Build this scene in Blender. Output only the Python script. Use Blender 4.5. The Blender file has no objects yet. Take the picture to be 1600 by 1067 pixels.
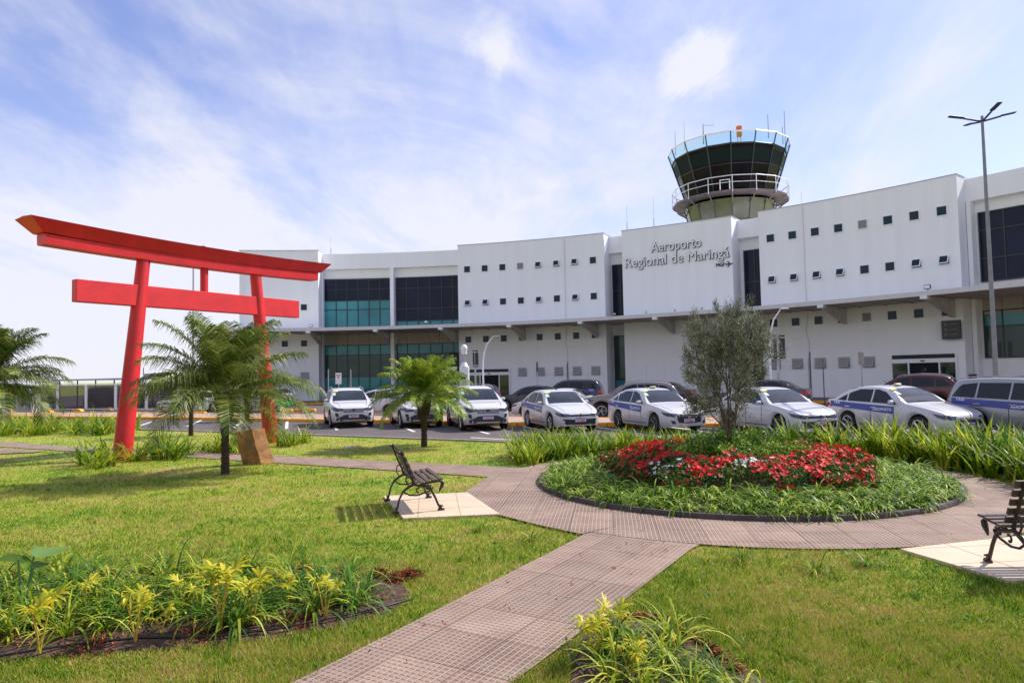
import bpy, math, random
import numpy as np
from mathutils import Vector, Matrix
from mathutils.bvhtree import BVHTree
rnd=random.Random(7); nr=np.random.default_rng(11)
R_=math.radians; sin,cos,pi=math.sin,math.cos,math.pi
S=bpy.context.scene; COL=S.collection
# ---------------- camera ----------------
H0=2.0; FPX=1067.; PITCH=math.atan(51.5/1067); ROLL=.020
Fv=Vector((0,cos(PITCH),sin(PITCH))); U0=Vector((0,-sin(PITCH),cos(PITCH))); R0=Vector((1,0,0))
Rv=cos(ROLL)*R0-sin(ROLL)*U0; Uv=cos(ROLL)*U0+sin(ROLL)*R0
cd=bpy.data.cameras.new('camera'); cam=bpy.data.objects.new('camera',cd); COL.objects.link(cam); S.camera=cam
m=Matrix((Rv,Uv,-Fv)).transposed().to_4x4(); m.translation=Vector((0,0,H0)); cam.matrix_world=m
cd.sensor_width=36; cd.lens=FPX/1600*36; cd.clip_end=6000; cd.clip_start=.05
# ---------------- light ----------------
AZ,EL=R_(66),R_(46)
w=bpy.data.worlds.new('World'); S.world=w; w.use_nodes=True; nt=w.node_tree; N=nt.nodes; LK=nt.links; N.clear()
def nd(t,**k):
    n=N.new(t)
    for a,b in k.items(): setattr(n,a,b)
    return n
out=nd('ShaderNodeOutputWorld'); sky=nd('ShaderNodeTexSky'); sky.sky_type='NISHITA'; sky.sun_disc=False
sky.sun_elevation=EL; sky.sun_rotation=AZ; sky.air_density=1.0; sky.dust_density=1.2; sky.ozone_density=1.6; sky.altitude=500
bg=nd('ShaderNodeBackground'); bg.inputs[1].default_value=.15; tint=nd('ShaderNodeMixRGB',blend_type='MULTIPLY'); tint.inputs[0].default_value=1; tint.inputs[2].default_value=(.93,.90,1.20,1); LK.new(sky.outputs[0],tint.inputs[1]); LK.new(tint.outputs[0],bg.inputs[0])
tc=nd('ShaderNodeTexCoord'); sp=nd('ShaderNodeSeparateXYZ'); LK.new(tc.outputs['Generated'],sp.inputs[0])
def mth(op,a,b=None,c=None):
    n=nd('ShaderNodeMath',operation=op)
    for i,v in enumerate((a,b,c)):
        if v is None: continue
        if isinstance(v,(int,float)): n.inputs[i].default_value=v
        else: LK.new(v,n.inputs[i])
    return n.outputs[0]
zz=mth('ADD',mth('MAXIMUM',sp.outputs[2],0.),.22)
cx=mth('DIVIDE',sp.outputs[0],zz); cy=mth('DIVIDE',sp.outputs[1],zz)
cb=nd('ShaderNodeCombineXYZ'); LK.new(cx,cb.inputs[0]); LK.new(cy,cb.inputs[1])
def noise(scale,det,rough,dist,rot,sx,sy,off):
    mp=nd('ShaderNodeMapping'); mp.inputs['Rotation'].default_value=(0,0,R_(rot)); mp.inputs['Scale'].default_value=(sx,sy,1); mp.inputs['Location'].default_value=(off,off*.7,0)
    LK.new(cb.outputs[0],mp.inputs[0]); n=nd('ShaderNodeTexNoise'); n.inputs['Scale'].default_value=scale; n.inputs['Detail'].default_value=det; n.inputs['Roughness'].default_value=rough; n.inputs['Distortion'].default_value=dist
    LK.new(mp.outputs[0],n.inputs[0]); return n.outputs[0]
def ramp(v,a,b):
    n=nd('ShaderNodeMapRange',interpolation_type='SMOOTHSTEP'); n.inputs[1].default_value=a; n.inputs[2].default_value=b; LK.new(v,n.inputs[0]); return n.outputs[0]
big=noise(.55,4,.5,.3,20,1,1,3.1); wisp=noise(1.5,9,.62,1.1,-48,1.0,.40,7.7); fine=noise(5.,8,.65,.5,-20,1,.5,1.3)
cl=mth('ADD',mth('MULTIPLY',big,.70),mth('ADD',mth('MULTIPLY',wisp,.90),mth('MULTIPLY',fine,.34)))
bias=mth('MULTIPLY',sp.outputs[0],-.12)
hz=ramp(sp.outputs[2],.42,.0)
veil=mth('ADD',mth('MULTIPLY',hz,.45),.10)
cf=ramp(mth('ADD',mth('ADD',cl,bias),mth('MULTIPLY',hz,.08)),.76,1.26)
cf=mth('MINIMUM',mth('ADD',mth('MULTIPLY',cf,.86),veil),.95)
# small puff clouds
def puff(x,y,rad,amp):
    d=(Fv+(x-800)/FPX*Rv+(533.5-y)/FPX*Uv).normalized()
    vm=nd('ShaderNodeVectorMath',operation='DISTANCE'); LK.new(tc.outputs['Generated'],vm.inputs[0]); vm.inputs[1].default_value=d
    dd=mth('SUBTRACT',vm.outputs['Value'],mth('MULTIPLY',fine,rad*2.0)); return mth('MULTIPLY',ramp(dd,rad*.1,-rad*1.0),amp)
for q in ((1095,96,.052,.8),(775,72,.045,.45)): cf=mth('MAXIMUM',cf,mth('ADD',cf,puff(*q)))
cf=mth('MINIMUM',cf,.97)
bc=nd('ShaderNodeBackground'); bc.inputs[0].default_value=(.90,.91,1.0,1); bc.inputs[1].default_value=.80
mx=nd('ShaderNodeMixShader'); LK.new(cf,mx.inputs[0]); LK.new(bg.outputs[0],mx.inputs[1]); LK.new(bc.outputs[0],mx.inputs[2]); LK.new(mx.outputs[0],out.inputs[0])
sl=bpy.data.lights.new('sun','SUN'); sl.energy=5.0; sl.angle=R_(.5); sl.color=(1,.94,.86); so=bpy.data.objects.new('sun',sl); COL.objects.link(so)
sd=Vector((sin(AZ)*cos(EL),cos(AZ)*cos(EL),sin(EL))); so.rotation_euler=sd.to_track_quat('Z','Y').to_euler(); so.location=(0,0,40)
S.view_settings.view_transform='Standard'; S.view_settings.look='None'; S.view_settings.exposure=.31; S.view_settings.gamma=1
# ---------------- pixel helpers (photo coordinates -> places on the ground) ----------------
def ray(x,y): return Fv+(x-800)/FPX*Rv+(533.5-y)/FPX*Uv
def G(x,y,z=0):
    d=ray(x,y); t=(z-H0)/d.z; return (d.x*t,d.y*t)
def AT(x,y,Y):
    d=ray(x,y); t=Y/d.y; return Vector((d.x*t,Y,H0+d.z*t))
# ---------------- materials ----------------
MC={}
def mat(name,col,rough=.6,metal=0,var=0,vs=3,bump=0,bs=20,coat=0,emit=None,spec=.5,trans=0,dirt=None):
    if name in MC: return MC[name]
    M=bpy.data.materials.new(name); M.use_nodes=True; t=M.node_tree; B=t.nodes['Principled BSDF']
    B.inputs['Base Color'].default_value=(*col,1); B.inputs['Roughness'].default_value=rough; B.inputs['Metallic'].default_value=metal
    B.inputs['Coat Weight'].default_value=coat; B.inputs['Coat Roughness'].default_value=.05; B.inputs['Specular IOR Level'].default_value=spec
    tcn=t.nodes.new('ShaderNodeTexCoord')
    if var or dirt:
        n=t.nodes.new('ShaderNodeTexNoise'); n.inputs['Scale'].default_value=vs; n.inputs['Detail'].default_value=6; n.inputs['Roughness'].default_value=.6; t.links.new(tcn.outputs['Object'],n.inputs[0])
        r=t.nodes.new('ShaderNodeValToRGB'); r.color_ramp.elements[0].position=.3; r.color_ramp.elements[1].position=.7
        lo=[max(0,c*(1-var)) for c in col]; hi=[min(1,c*(1+var)) for c in col]
        if dirt: lo=list(dirt)
        r.color_ramp.elements[0].color=(*lo,1); r.color_ramp.elements[1].color=(*hi,1)
        t.links.new(n.outputs[0],r.inputs[0]); t.links.new(r.outputs[0],B.inputs['Base Color'])
    if bump:
        n2=t.nodes.new('ShaderNodeTexNoise'); n2.inputs['Scale'].default_value=bs; n2.inputs['Detail'].default_value=5; t.links.new(tcn.outputs['Object'],n2.inputs[0])
        b=t.nodes.new('ShaderNodeBump'); b.inputs['Strength'].default_value=bump; b.inputs['Distance'].default_value=.02; t.links.new(n2.outputs[0],b.inputs['Height']); t.links.new(b.outputs[0],B.inputs['Normal'])
    if emit: B.inputs['Emission Color'].default_value=(*emit,1); B.inputs['Emission Strength'].default_value=1
    MC[name]=M; return M
def leafmat(name,c1,c2,c3=None,tr=.35,scale=4,rough=.4):
    if name in MC: return MC[name]
    M=bpy.data.materials.new(name); M.use_nodes=True; t=M.node_tree; t.nodes.clear(); L=t.links.new
    o=t.nodes.new('ShaderNodeOutputMaterial'); B=t.nodes.new('ShaderNodeBsdfPrincipled'); T=t.nodes.new('ShaderNodeBsdfTranslucent'); X=t.nodes.new('ShaderNodeMixShader')
    g=t.nodes.new('ShaderNodeNewGeometry'); tcn=t.nodes.new('ShaderNodeTexCoord'); n=t.nodes.new('ShaderNodeTexNoise'); n.inputs['Scale'].default_value=scale; n.inputs['Detail'].default_value=3; L(tcn.outputs['Object'],n.inputs[0])
    oi=t.nodes.new('ShaderNodeObjectInfo')
    a=t.nodes.new('ShaderNodeMath'); a.operation='MULTIPLY_ADD'; L(g.outputs['Random Per Island'],a.inputs[0]); a.inputs[1].default_value=.7; a.inputs[2].default_value=-.35
    b=t.nodes.new('ShaderNodeMath'); b.operation='ADD'; L(n.outputs[0],b.inputs[0]); L(a.outputs[0],b.inputs[1])
    r=t.nodes.new('ShaderNodeValToRGB'); e=r.color_ramp.elements; e[0].position=.2; e[0].color=(*c1,1); e[1].position=.62; e[1].color=(*c2,1)
    if c3: q=e.new(.85); q.color=(*c3,1)
    L(b.outputs[0],r.inputs[0]); L(r.outputs[0],B.inputs['Base Color']); L(r.outputs[0],T.inputs['Color'])
    B.inputs['Roughness'].default_value=rough+.08; B.inputs['Specular IOR Level'].default_value=.3; X.inputs[0].default_value=tr; L(B.outputs[0],X.inputs[1]); L(T.outputs[0],X.inputs[2]); L(X.outputs[0],o.inputs[0])
    MC[name]=M; return M
# ---------------- mesh helper ----------------
class MB:
    def __init__(s): s.v=[]; s.f=[]; s.m=[]
    def add(s,vs,fs,mi=0):
        o=len(s.v); s.v+= [tuple(p) for p in vs]; s.f+=[tuple(i+o for i in f) for f in fs]; s.m+=[mi]*len(fs); return s
    def box(s,c,d,rz=0,mi=0,M=None):
        hx,hy,hz=d[0]/2,d[1]/2,d[2]/2; vs=[Vector((x,y,z)) for z in(-hz,hz) for x,y in((-hx,-hy),(hx,-hy),(hx,hy),(-hx,hy))]
        Rm=Matrix.Rotation(rz,3,'Z'); vs=[(M@v if M else Rm@v)+Vector(c) for v in vs]
        return s.add(vs,[(3,2,1,0),(4,5,6,7),(0,1,5,4),(1,2,6,5),(2,3,7,6),(3,0,4,7)],mi)
    def bbox(s,c,d,b=.01,rz=0,mi=0):   # bevelled box (chamfered in plan and in height)
        hx,hy,hz=d[0]/2,d[1]/2,d[2]/2; b=min(b,hx*.9,hy*.9,hz*.9); ps=[]
        for z,k in((-hz,b),(-hz+b,0),(hz-b,0),(hz,b)):
            x,y=hx-k,hy-k; ps.append([(x-b,-y,z),(x,-y+b,z),(x,y-b,z),(x-b,y,z),(-x+b,y,z),(-x,y-b,z),(-x,-y+b,z),(-x+b,-y,z)])
        Rm=Matrix.Rotation(rz,3,'Z'); vs=[Rm@Vector(p)+Vector(c) for r in ps for p in r]; fs=[tuple(range(7,-1,-1)),tuple(range(24,32))]
        for k in range(3):
            for i in range(8): j=(i+1)%8; fs.append((k*8+i,k*8+j,k*8+8+j,k*8+8+i))
        return s.add(vs,fs,mi)
    def tube(s,pts,rad,n=8,mi=0,cap=True,sq=None):
        pts=[Vector(p) for p in pts]; rr=rad if isinstance(rad,(list,tuple)) else [rad]*len(pts); vs=[]; fs=[]
        up=None
        for i,p in enumerate(pts):
            d=(pts[min(i+1,len(pts)-1)]-pts[max(i-1,0)]).normalized()
            if up is None: up=Vector((0,0,1)) if abs(d.z)<.9 else Vector((1,0,0))
            a=d.cross(up).normalized(); b=a.cross(d).normalized(); up=b
            for k in range(n):
                t=2*pi*k/n; vs.append(p+rr[i]*(cos(t)*a+sin(t)*b))
        for i in range(len(pts)-1):
            for k in range(n): j=(k+1)%n; fs.append((i*n+k,i*n+j,i*n+n+j,i*n+n+k))
        if cap: fs.append(tuple(range(n-1,-1,-1))); fs.append(tuple((len(pts)-1)*n+k for k in range(n)))
        return s.add(vs,fs,mi)
    def lathe(s,prof,n=16,c=(0,0,0),axis='z',mi=0,a0=0):
        vs=[];fs=[]
        for r,z in prof:
            for k in range(n):
                t=2*pi*k/n+a0; p=(r*cos(t),r*sin(t),z) if axis=='z' else (r*cos(t),z,r*sin(t)); vs.append(Vector(p)+Vector(c))
        for i in range(len(prof)-1):
            for k in range(n): j=(k+1)%n; fs.append((i*n+k,i*n+j,i*n+n+j,i*n+n+k))
        return s.add(vs,fs,mi)
    def prism(s,poly,z0,z1,mi=0):
        n=len(poly); vs=[(x,y,z0) for x,y in poly]+[(x,y,z1) for x,y in poly]
        return s.add(vs,[tuple(range(n-1,-1,-1)),tuple(range(n,2*n))]+[(i,(i+1)%n,n+(i+1)%n,n+i) for i in range(n)],mi)
    def build(s,name,mats,parent=None,smooth=False,loc=None,rz=None,rot=None):
        me=bpy.data.meshes.new(name); me.from_pydata(s.v,[],s.f)
        if not isinstance(mats,(list,tuple)): mats=[mats]
        for M in mats: me.materials.append(M)
        if len(mats)>1: me.polygons.foreach_set('material_index',s.m)
        if smooth is True: me.polygons.foreach_set('use_smooth',[True]*len(s.f))
        me.update()
        if isinstance(smooth,(int,float)) and smooth is not True and smooth is not False:
            me.polygons.foreach_set('use_smooth',[True]*len(s.f)); me.set_sharp_from_angle(angle=R_(smooth))
        o=bpy.data.objects.new(name,me); COL.objects.link(o)
        if parent: o.parent=parent
        if loc is not None: o.location=loc
        if rz is not None: o.rotation_euler=(0,0,rz)
        if rot is not None: o.rotation_euler=rot
        return o
def tag(o,label=None,cat=None,group=None,kind=None):
    if label: o['label']=label
    if cat: o['category']=cat
    if group: o['group']=group
    if kind: o['kind']=kind
    return o
def empty(name,loc,rz=0,label=None,cat=None,group=None):
    o=bpy.data.objects.new(name,None); COL.objects.link(o); o.location=loc; o.rotation_euler=(0,0,rz); o.empty_display_size=.2; return tag(o,label,cat,group)
def copy_tree(o,parent=None):
    c=o.copy(); COL.objects.link(c); c.parent=parent
    for ch in list(o.children):
        if ch.name in bpy.data.objects: copy_tree(ch,c)
    return c
def sheet(name,poly,z,m,kind='structure',thick=0):
    b=MB()
    if thick: b.prism(poly,z-thick,z)
    else: b.add([(x,y,z) for x,y in poly],[tuple(range(len(poly)))])
    o=b.build(name,m)
    return tag(o,kind=kind)
def text_mesh(txt,size,extr=0,offset=0,align='LEFT',sx=1):
    cu=bpy.data.curves.new('t','FONT'); cu.body=txt; cu.size=size; cu.extrude=extr; cu.offset=offset; cu.align_x=align; cu.resolution_u=3
    o=bpy.data.objects.new('t',cu); COL.objects.link(o); bpy.context.view_layer.update()
    me=bpy.data.meshes.new_from_object(o.evaluated_get(bpy.context.evaluated_depsgraph_get())); vs=[(v.co.x*sx,v.co.y,v.co.z) for v in me.vertices]; fs=[tuple(p.vertices) for p in me.polygons]
    bpy.data.objects.remove(o); return vs,fs
def text_bold(txt,size,extr,off):
    vs,fs=text_mesh(txt,size,extr,off)
    if 'M' in txt:
        i=txt.index('M'); xr=max(v[0] for v in text_mesh(txt[:i+1],size)[0]); m_=text_mesh('M',size)[0]; xl=xr-(max(v[0] for v in m_)-min(v[0] for v in m_))-.02*size; xr+=.02*size
        fs=[f for f in fs if not(xl<sum(vs[k][0] for k in f)/len(f)<xr)]; v2,f2=text_mesh(txt,size,extr,0); f2=[f for f in f2 if xl<sum(v2[k][0] for k in f)/len(f)<xr]
        for j,(dx,dy) in enumerate(((-off,-off*.5),(off,-off*.5),(0,off*.7))):
            o0=len(vs); vs=vs+[(v[0]+dx,v[1]+dy,v[2]+.0006*j) for v in v2]; fs=fs+[tuple(k+o0 for k in f) for f in f2]
    c=(min(v[0] for v in vs)+max(v[0] for v in vs))/2
    us=sorted({k for f in fs for k in f}); ix={k:n for n,k in enumerate(us)}
    return [(vs[k][0]-c,vs[k][1],vs[k][2]) for k in us],[tuple(ix[k] for k in f) for f in fs]
def plate(outer,holes,th):
    cu=bpy.data.curves.new('p','CURVE'); cu.dimensions='2D'; cu.fill_mode='BOTH'; cu.extrude=th/2
    for lp in [outer]+holes:
        sp_=cu.splines.new('POLY'); sp_.points.add(len(lp)-1); sp_.use_cyclic_u=True
        for i,(x,y) in enumerate(lp): sp_.points[i].co=(x,y,0,1)
    o=bpy.data.objects.new('p',cu); COL.objects.link(o); bpy.context.view_layer.update()
    me=bpy.data.meshes.new_from_object(o.evaluated_get(bpy.context.evaluated_depsgraph_get())); vs=[tuple(v.co) for v in me.vertices]; fs=[tuple(p.vertices) for p in me.polygons]
    bpy.data.objects.remove(o); return vs,fs
def circ(x,y,r,n=16,ry=None): return [(x+r*cos(2*pi*k/n),y+(ry or r)*sin(2*pi*k/n)) for k in range(n)]
def inpoly(px,py,poly):
    r=np.zeros(px.shape,bool); n=len(poly)
    for i in range(n):
        x1,y1=poly[i]; x2,y2=poly[(i+1)%n]
        if y1==y2: continue
        c=((y1>py)!=(y2>py))&(px<(x2-x1)*(py-y1)/(y2-y1)+x1); r^=c
    return r
# ---------------- common materials ----------------
WHITE=mat('white_render',(.82,.81,.84),.75,bump=.15,bs=6)
def streaks(M,c,c2,sc=(1.6,1.6,.12),p0=.30,p1=.62):
    t=M.node_tree; L=t.links.new; tcn=t.nodes.new('ShaderNodeTexCoord'); mp=t.nodes.new('ShaderNodeMapping'); mp.inputs['Scale'].default_value=sc; L(tcn.outputs['Object'],mp.inputs[0])
    n=t.nodes.new('ShaderNodeTexNoise'); n.inputs['Scale'].default_value=1.0; n.inputs['Detail'].default_value=8; n.inputs['Roughness'].default_value=.65; L(mp.outputs[0],n.inputs[0]); r=t.nodes.new('ShaderNodeValToRGB'); e=r.color_ramp.elements; e[0].position=p0; e[0].color=(*c2,1); e[1].position=p1; e[1].color=(*c,1); L(n.outputs[0],r.inputs[0]); L(r.outputs[0],t.nodes['Principled BSDF'].inputs['Base Color'])
streaks(WHITE,(.88,.88,.91),(.83,.825,.85))
WFRAME=mat('white_frame',(.82,.82,.83),.4)
NAVY=mat('navy_glass',(.010,.014,.034),.08,var=.3,vs=.6,spec=.18)
TEAL=mat('teal_glass',(.05,.27,.29),.06,var=.35,vs=.35,spec=.35)
GREENG=mat('green_glass',(.022,.06,.045),.06,var=.6,vs=.35,spec=.4)
DKFRAME=mat('dark_aluminium',(.02,.03,.035),.4)
PANE=mat('window_glass',(.012,.035,.055),.08,spec=.2)
LOUV=mat('grey_louvre',(.32,.31,.32),.6,bump=.4,bs=60)
SOFFIT=mat('beige_soffit',(.42,.36,.32),.8,var=.12,vs=2)
CONC=mat('concrete',(.36,.33,.31),.85,var=.15,vs=3,bump=.3,bs=30)
GALV=mat('galvanised_steel',(.42,.42,.43),.45,.6,var=.1,vs=8)
DARK=mat('dark_grey_metal',(.05,.05,.055),.5)
BLACK=mat('black_plastic',(.012,.012,.014),.5)
YEL=mat('yellow_kerb_paint',(.80,.36,.02),.7,var=.2,vs=5,bump=.2,bs=30)
WPAINT=mat('white_metal_paint',(.75,.75,.76),.35)
RED=mat('red_torii_paint',(.60,.012,.016),.5,var=.16,vs=2.2,bump=.35,bs=35)
SOIL=mat('dark_soil',(.075,.040,.026),.95,var=.5,vs=9,bump=1,bs=40)
# ground noise material shared by lawn and blades
def grassmat(name,tr=0,blade=False):
    M=bpy.data.materials.new(name); M.use_nodes=True; t=M.node_tree; t.nodes.clear(); L=t.links.new
    o=t.nodes.new('ShaderNodeOutputMaterial'); B=t.nodes.new('ShaderNodeBsdfPrincipled'); tcn=t.nodes.new('ShaderNodeTexCoord')
    def nz(s,d,r=.6):
        n=t.nodes.new('ShaderNodeTexNoise'); n.inputs['Scale'].default_value=s; n.inputs['Detail'].default_value=d; n.inputs['Roughness'].default_value=r; L(tcn.outputs['Object'],n.inputs[0]); return n.outputs[0]
    def mm(op,a,b,c=None):
        n=t.nodes.new('ShaderNodeMath'); n.operation=op
        for i,v in enumerate((a,b,c)):
            if v is None: continue
            if isinstance(v,(int,float)): n.inputs[i].default_value=v
            else: L(v,n.inputs[i])
        return n.outputs[0]
    a=mm('MULTIPLY_ADD',nz(.55,3),.95,mm('MULTIPLY_ADD',nz(3.4,5,.8),1.25,-.36))
    if blade:
        g=t.nodes.new('ShaderNodeNewGeometry'); a=mm('ADD',a,mm('MULTIPLY_ADD',g.outputs['Random Per Island'],.62,-.33))
    else: a=mm('ADD',a,mm('MULTIPLY_ADD',nz(28,3,.8),.5,-.25))
    r=t.nodes.new('ShaderNodeValToRGB'); e=r.color_ramp.elements
    cols=[(.38,(.04,.115,.005)),(.56,(.165,.30,.010)),(.74,(.33,.39,.026)),(.95,(.44,.34,.11))]
    e[0].position,e[0].color=cols[0][0],(*cols[0][1],1); e[1].position,e[1].color=cols[1][0],(*cols[1][1],1)
    for p,c in cols[2:]: q=e.new(p); q.color=(*c,1)
    L(a,r.inputs[0]); L(r.outputs[0],B.inputs['Base Color']); B.inputs['Roughness'].default_value=.6; B.inputs['Specular IOR Level'].default_value=.25
    if not blade:
        b=t.nodes.new('ShaderNodeBump'); b.inputs['Strength'].default_value=1; b.inputs['Distance'].default_value=.03; L(nz(45,4,.8),b.inputs['Height']); L(b.outputs[0],B.inputs['Normal']); L(B.outputs[0],o.inputs[0])
    else:
        T=t.nodes.new('ShaderNodeBsdfTranslucent'); X=t.nodes.new('ShaderNodeMixShader'); X.inputs[0].default_value=.35; L(r.outputs[0],T.inputs[0]); L(B.outputs[0],X.inputs[1]); L(T.outputs[0],X.inputs[2]); L(X.outputs[0],o.inputs[0])
    return M
GR=grassmat('lawn_ground'); GB=grassmat('grass_blades',blade=True)
def pavemat(name,rot,p=.052,slab=.55):
    M=bpy.data.materials.new(name); M.use_nodes=True; t=M.node_tree; B=t.nodes['Principled BSDF']; L=t.links.new
    tcn=t.nodes.new('ShaderNodeTexCoord'); mp=t.nodes.new('ShaderNodeMapping'); mp.inputs['Rotation'].default_value=(0,0,R_(rot)); L(tcn.outputs['Object'],mp.inputs[0]); sx=t.nodes.new('ShaderNodeSeparateXYZ'); L(mp.outputs[0],sx.inputs[0])
    def mm(op,a,b=None):
        n=t.nodes.new('ShaderNodeMath'); n.operation=op
        for i,v in enumerate((a,b)):
            if v is None: continue
            if isinstance(v,(int,float)): n.inputs[i].default_value=v
            else: L(v,n.inputs[i])
        return n.outputs[0]
    def line(v,pp,wd):
        f=mm('FRACT',mm('DIVIDE',v,pp)); d=mm('ABSOLUTE',mm('SUBTRACT',f,.5)); n=t.nodes.new('ShaderNodeMapRange'); n.interpolation_type='SMOOTHSTEP'; L(d,n.inputs[0]); n.inputs[1].default_value=.5-wd/pp*1.1; n.inputs[2].default_value=.5-wd/pp*.35; return n.outputs[0]
    lx=line(sx.outputs[0],p,.008); ly=line(sx.outputs[1],p,.008); jx=line(sx.outputs[0],slab,.010); jy=line(sx.outputs[1],slab,.010)
    g=mm('MAXIMUM',lx,ly); j=mm('MAXIMUM',jx,jy)
    n=t.nodes.new('ShaderNodeTexNoise'); n.inputs['Scale'].default_value=1.7; n.inputs['Detail'].default_value=8; n.inputs['Roughness'].default_value=.7; L(tcn.outputs['Object'],n.inputs[0])
    r=t.nodes.new('ShaderNodeValToRGB'); e=r.color_ramp.elements; e[0].position=.3; e[0].color=(.19,.118,.085,1); e[1].position=.7; e[1].color=(.34,.245,.185,1); L(n.outputs[0],r.inputs[0])
    n3=t.nodes.new('ShaderNodeTexNoise'); n3.inputs['Scale'].default_value=.9; n3.inputs['Detail'].default_value=5; L(tcn.outputs['Object'],n3.inputs[0])
    cbn=t.nodes.new('ShaderNodeCombineXYZ'); L(mm('FLOOR',mm('DIVIDE',sx.outputs[0],slab)),cbn.inputs[0]); L(mm('FLOOR',mm('DIVIDE',sx.outputs[1],slab)),cbn.inputs[1]); wn=t.nodes.new('ShaderNodeTexWhiteNoise'); wn.noise_dimensions='2D'; L(cbn.outputs[0],wn.inputs['Vector'])
    hs=t.nodes.new('ShaderNodeHueSaturation'); L(r.outputs[0],hs.inputs['Color']); L(mm('ADD',mm('MULTIPLY',wn.outputs[0],.34),.80),hs.inputs['Value']); r=hs
    m1=t.nodes.new('ShaderNodeMixRGB'); L(mm('MULTIPLY',ly,.65),m1.inputs[0]); L(r.outputs[0],m1.inputs[1]); m1.inputs[2].default_value=(.13,.075,.055,1)
    m2=t.nodes.new('ShaderNodeMixRGB'); L(mm('MULTIPLY',lx,.65),m2.inputs[0]); L(m1.outputs[0],m2.inputs[1]); m2.inputs[2].default_value=(.44,.345,.29,1)  # lighter lines one way: sun catching raised paver edges, put into the colour
    m3=t.nodes.new('ShaderNodeMixRGB'); L(mm('MULTIPLY',j,mm('MULTIPLY',n3.outputs[0],1.2)),m3.inputs[0]); L(m2.outputs[0],m3.inputs[1]); m3.inputs[2].default_value=(.09,.05,.035,1)
    L(m3.outputs[0],B.inputs['Base Color']); B.inputs['Roughness'].default_value=.85
    b=t.nodes.new('ShaderNodeBump'); b.inputs['Strength'].default_value=.8; b.inputs['Distance'].default_value=.008; L(mm('SUBTRACT',1,mm('MAXIMUM',g,j)),b.inputs['Height']); L(b.outputs[0],B.inputs['Normal'])
    return M
PV1=pavemat('path_pavers',30.8); PV2=pavemat('ring_pavers',8); PV3=pavemat('cross_path_pavers',62)
# ================= SETTING =================
BC=(3.95,12.45); BR=3.5; RR=4.45; RC=(3.8,12.02)
ringpoly=[(RC[0]+RR*cos(t),RC[1]+RR*sin(t)) for t in np.linspace(0,2*pi,72,endpoint=False)]
pathTop=[(-40,38),(-24,27.6),(-18.49,24.3),(-13.5,21.3),(-8.16,18.9),(-4.49,17.02),(-2.11,15.81),(-.05,14.75),(.6,14.5)]
pathBot=[(.3,12.6),(-.49,13.4),(-1.63,14.1),(-4.11,15.5),(-6.27,16.68),(-8.29,17.85),(-13.33,20.3),(-18.6,23.2),(-24,26.3),(-40,36)]
crosspath=pathTop+pathBot
diag=[(2.3,8.3),(2.06,7.85),(1.95,7.72),(.78,5.8),(.04,4.64),(-1.0,3.0),(-3.0,0),(-4.6,0),(-2.45,3.0),(-1.46,4.6),(-1.02,5.33),(-.6,6.05),(.38,7.7),(.80,8.45),(1.2,9.3)]
spur=[(-18,22.2),(-15.3,20.95),(-13.9,20.4),(-13.9,19.95),(-15,19.6),(-20,20.6)]
pad1=[(-2.19,11.45),(-.80,11.62),(-.22,9.78),(-1.56,9.62)]
pad2=[(4.16,7.5),(4.49,6.33),(7.3,6.55),(7.2,8.1),(5.76,7.95)]
bedA=[(-9,4.9),(-3.78,5.05),(-2.89,5.15),(-2.01,5.33),(-1.5,5.55),(-1.05,5.95),(-.98,6.4),(-1.15,6.8),(-2.0,7.08),(-2.9,7.2),(-4.01,7.2),(-5.32,7.2),(-9,7.4)]
bedB=[(.36,4.7),(.46,5.2),(.66,5.6),(.92,5.72),(1.12,5.55),(1.3,5.2),(1.48,4.75),(1.62,4.3),(1.6,3.4),(.1,3.4)]
roadEdge=[(-70,58),(-36,38),(-24,32.1),(-18.5,29.9),(-12.9,27.2),(-6.2,23.55),(-2.9,21.7),(0,20.05),(5,17.3),(10,14.4),(16,10.5),(24,4),(40,-12)]
road=roadEdge+[(90,-12),(90,110),(-70,110)]
tag(MB().add([(-2500,-600,0),(2500,-600,0),(2500,4000,0),(-2500,4000,0)],[(0,1,2,3)]).build('ground',GR),kind='structure')
ASPH=mat('asphalt',(.105,.088,.085),.9,var=.22,vs=1.2,bump=.5,bs=120)
sheet('road',road,.006,ASPH)
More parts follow.
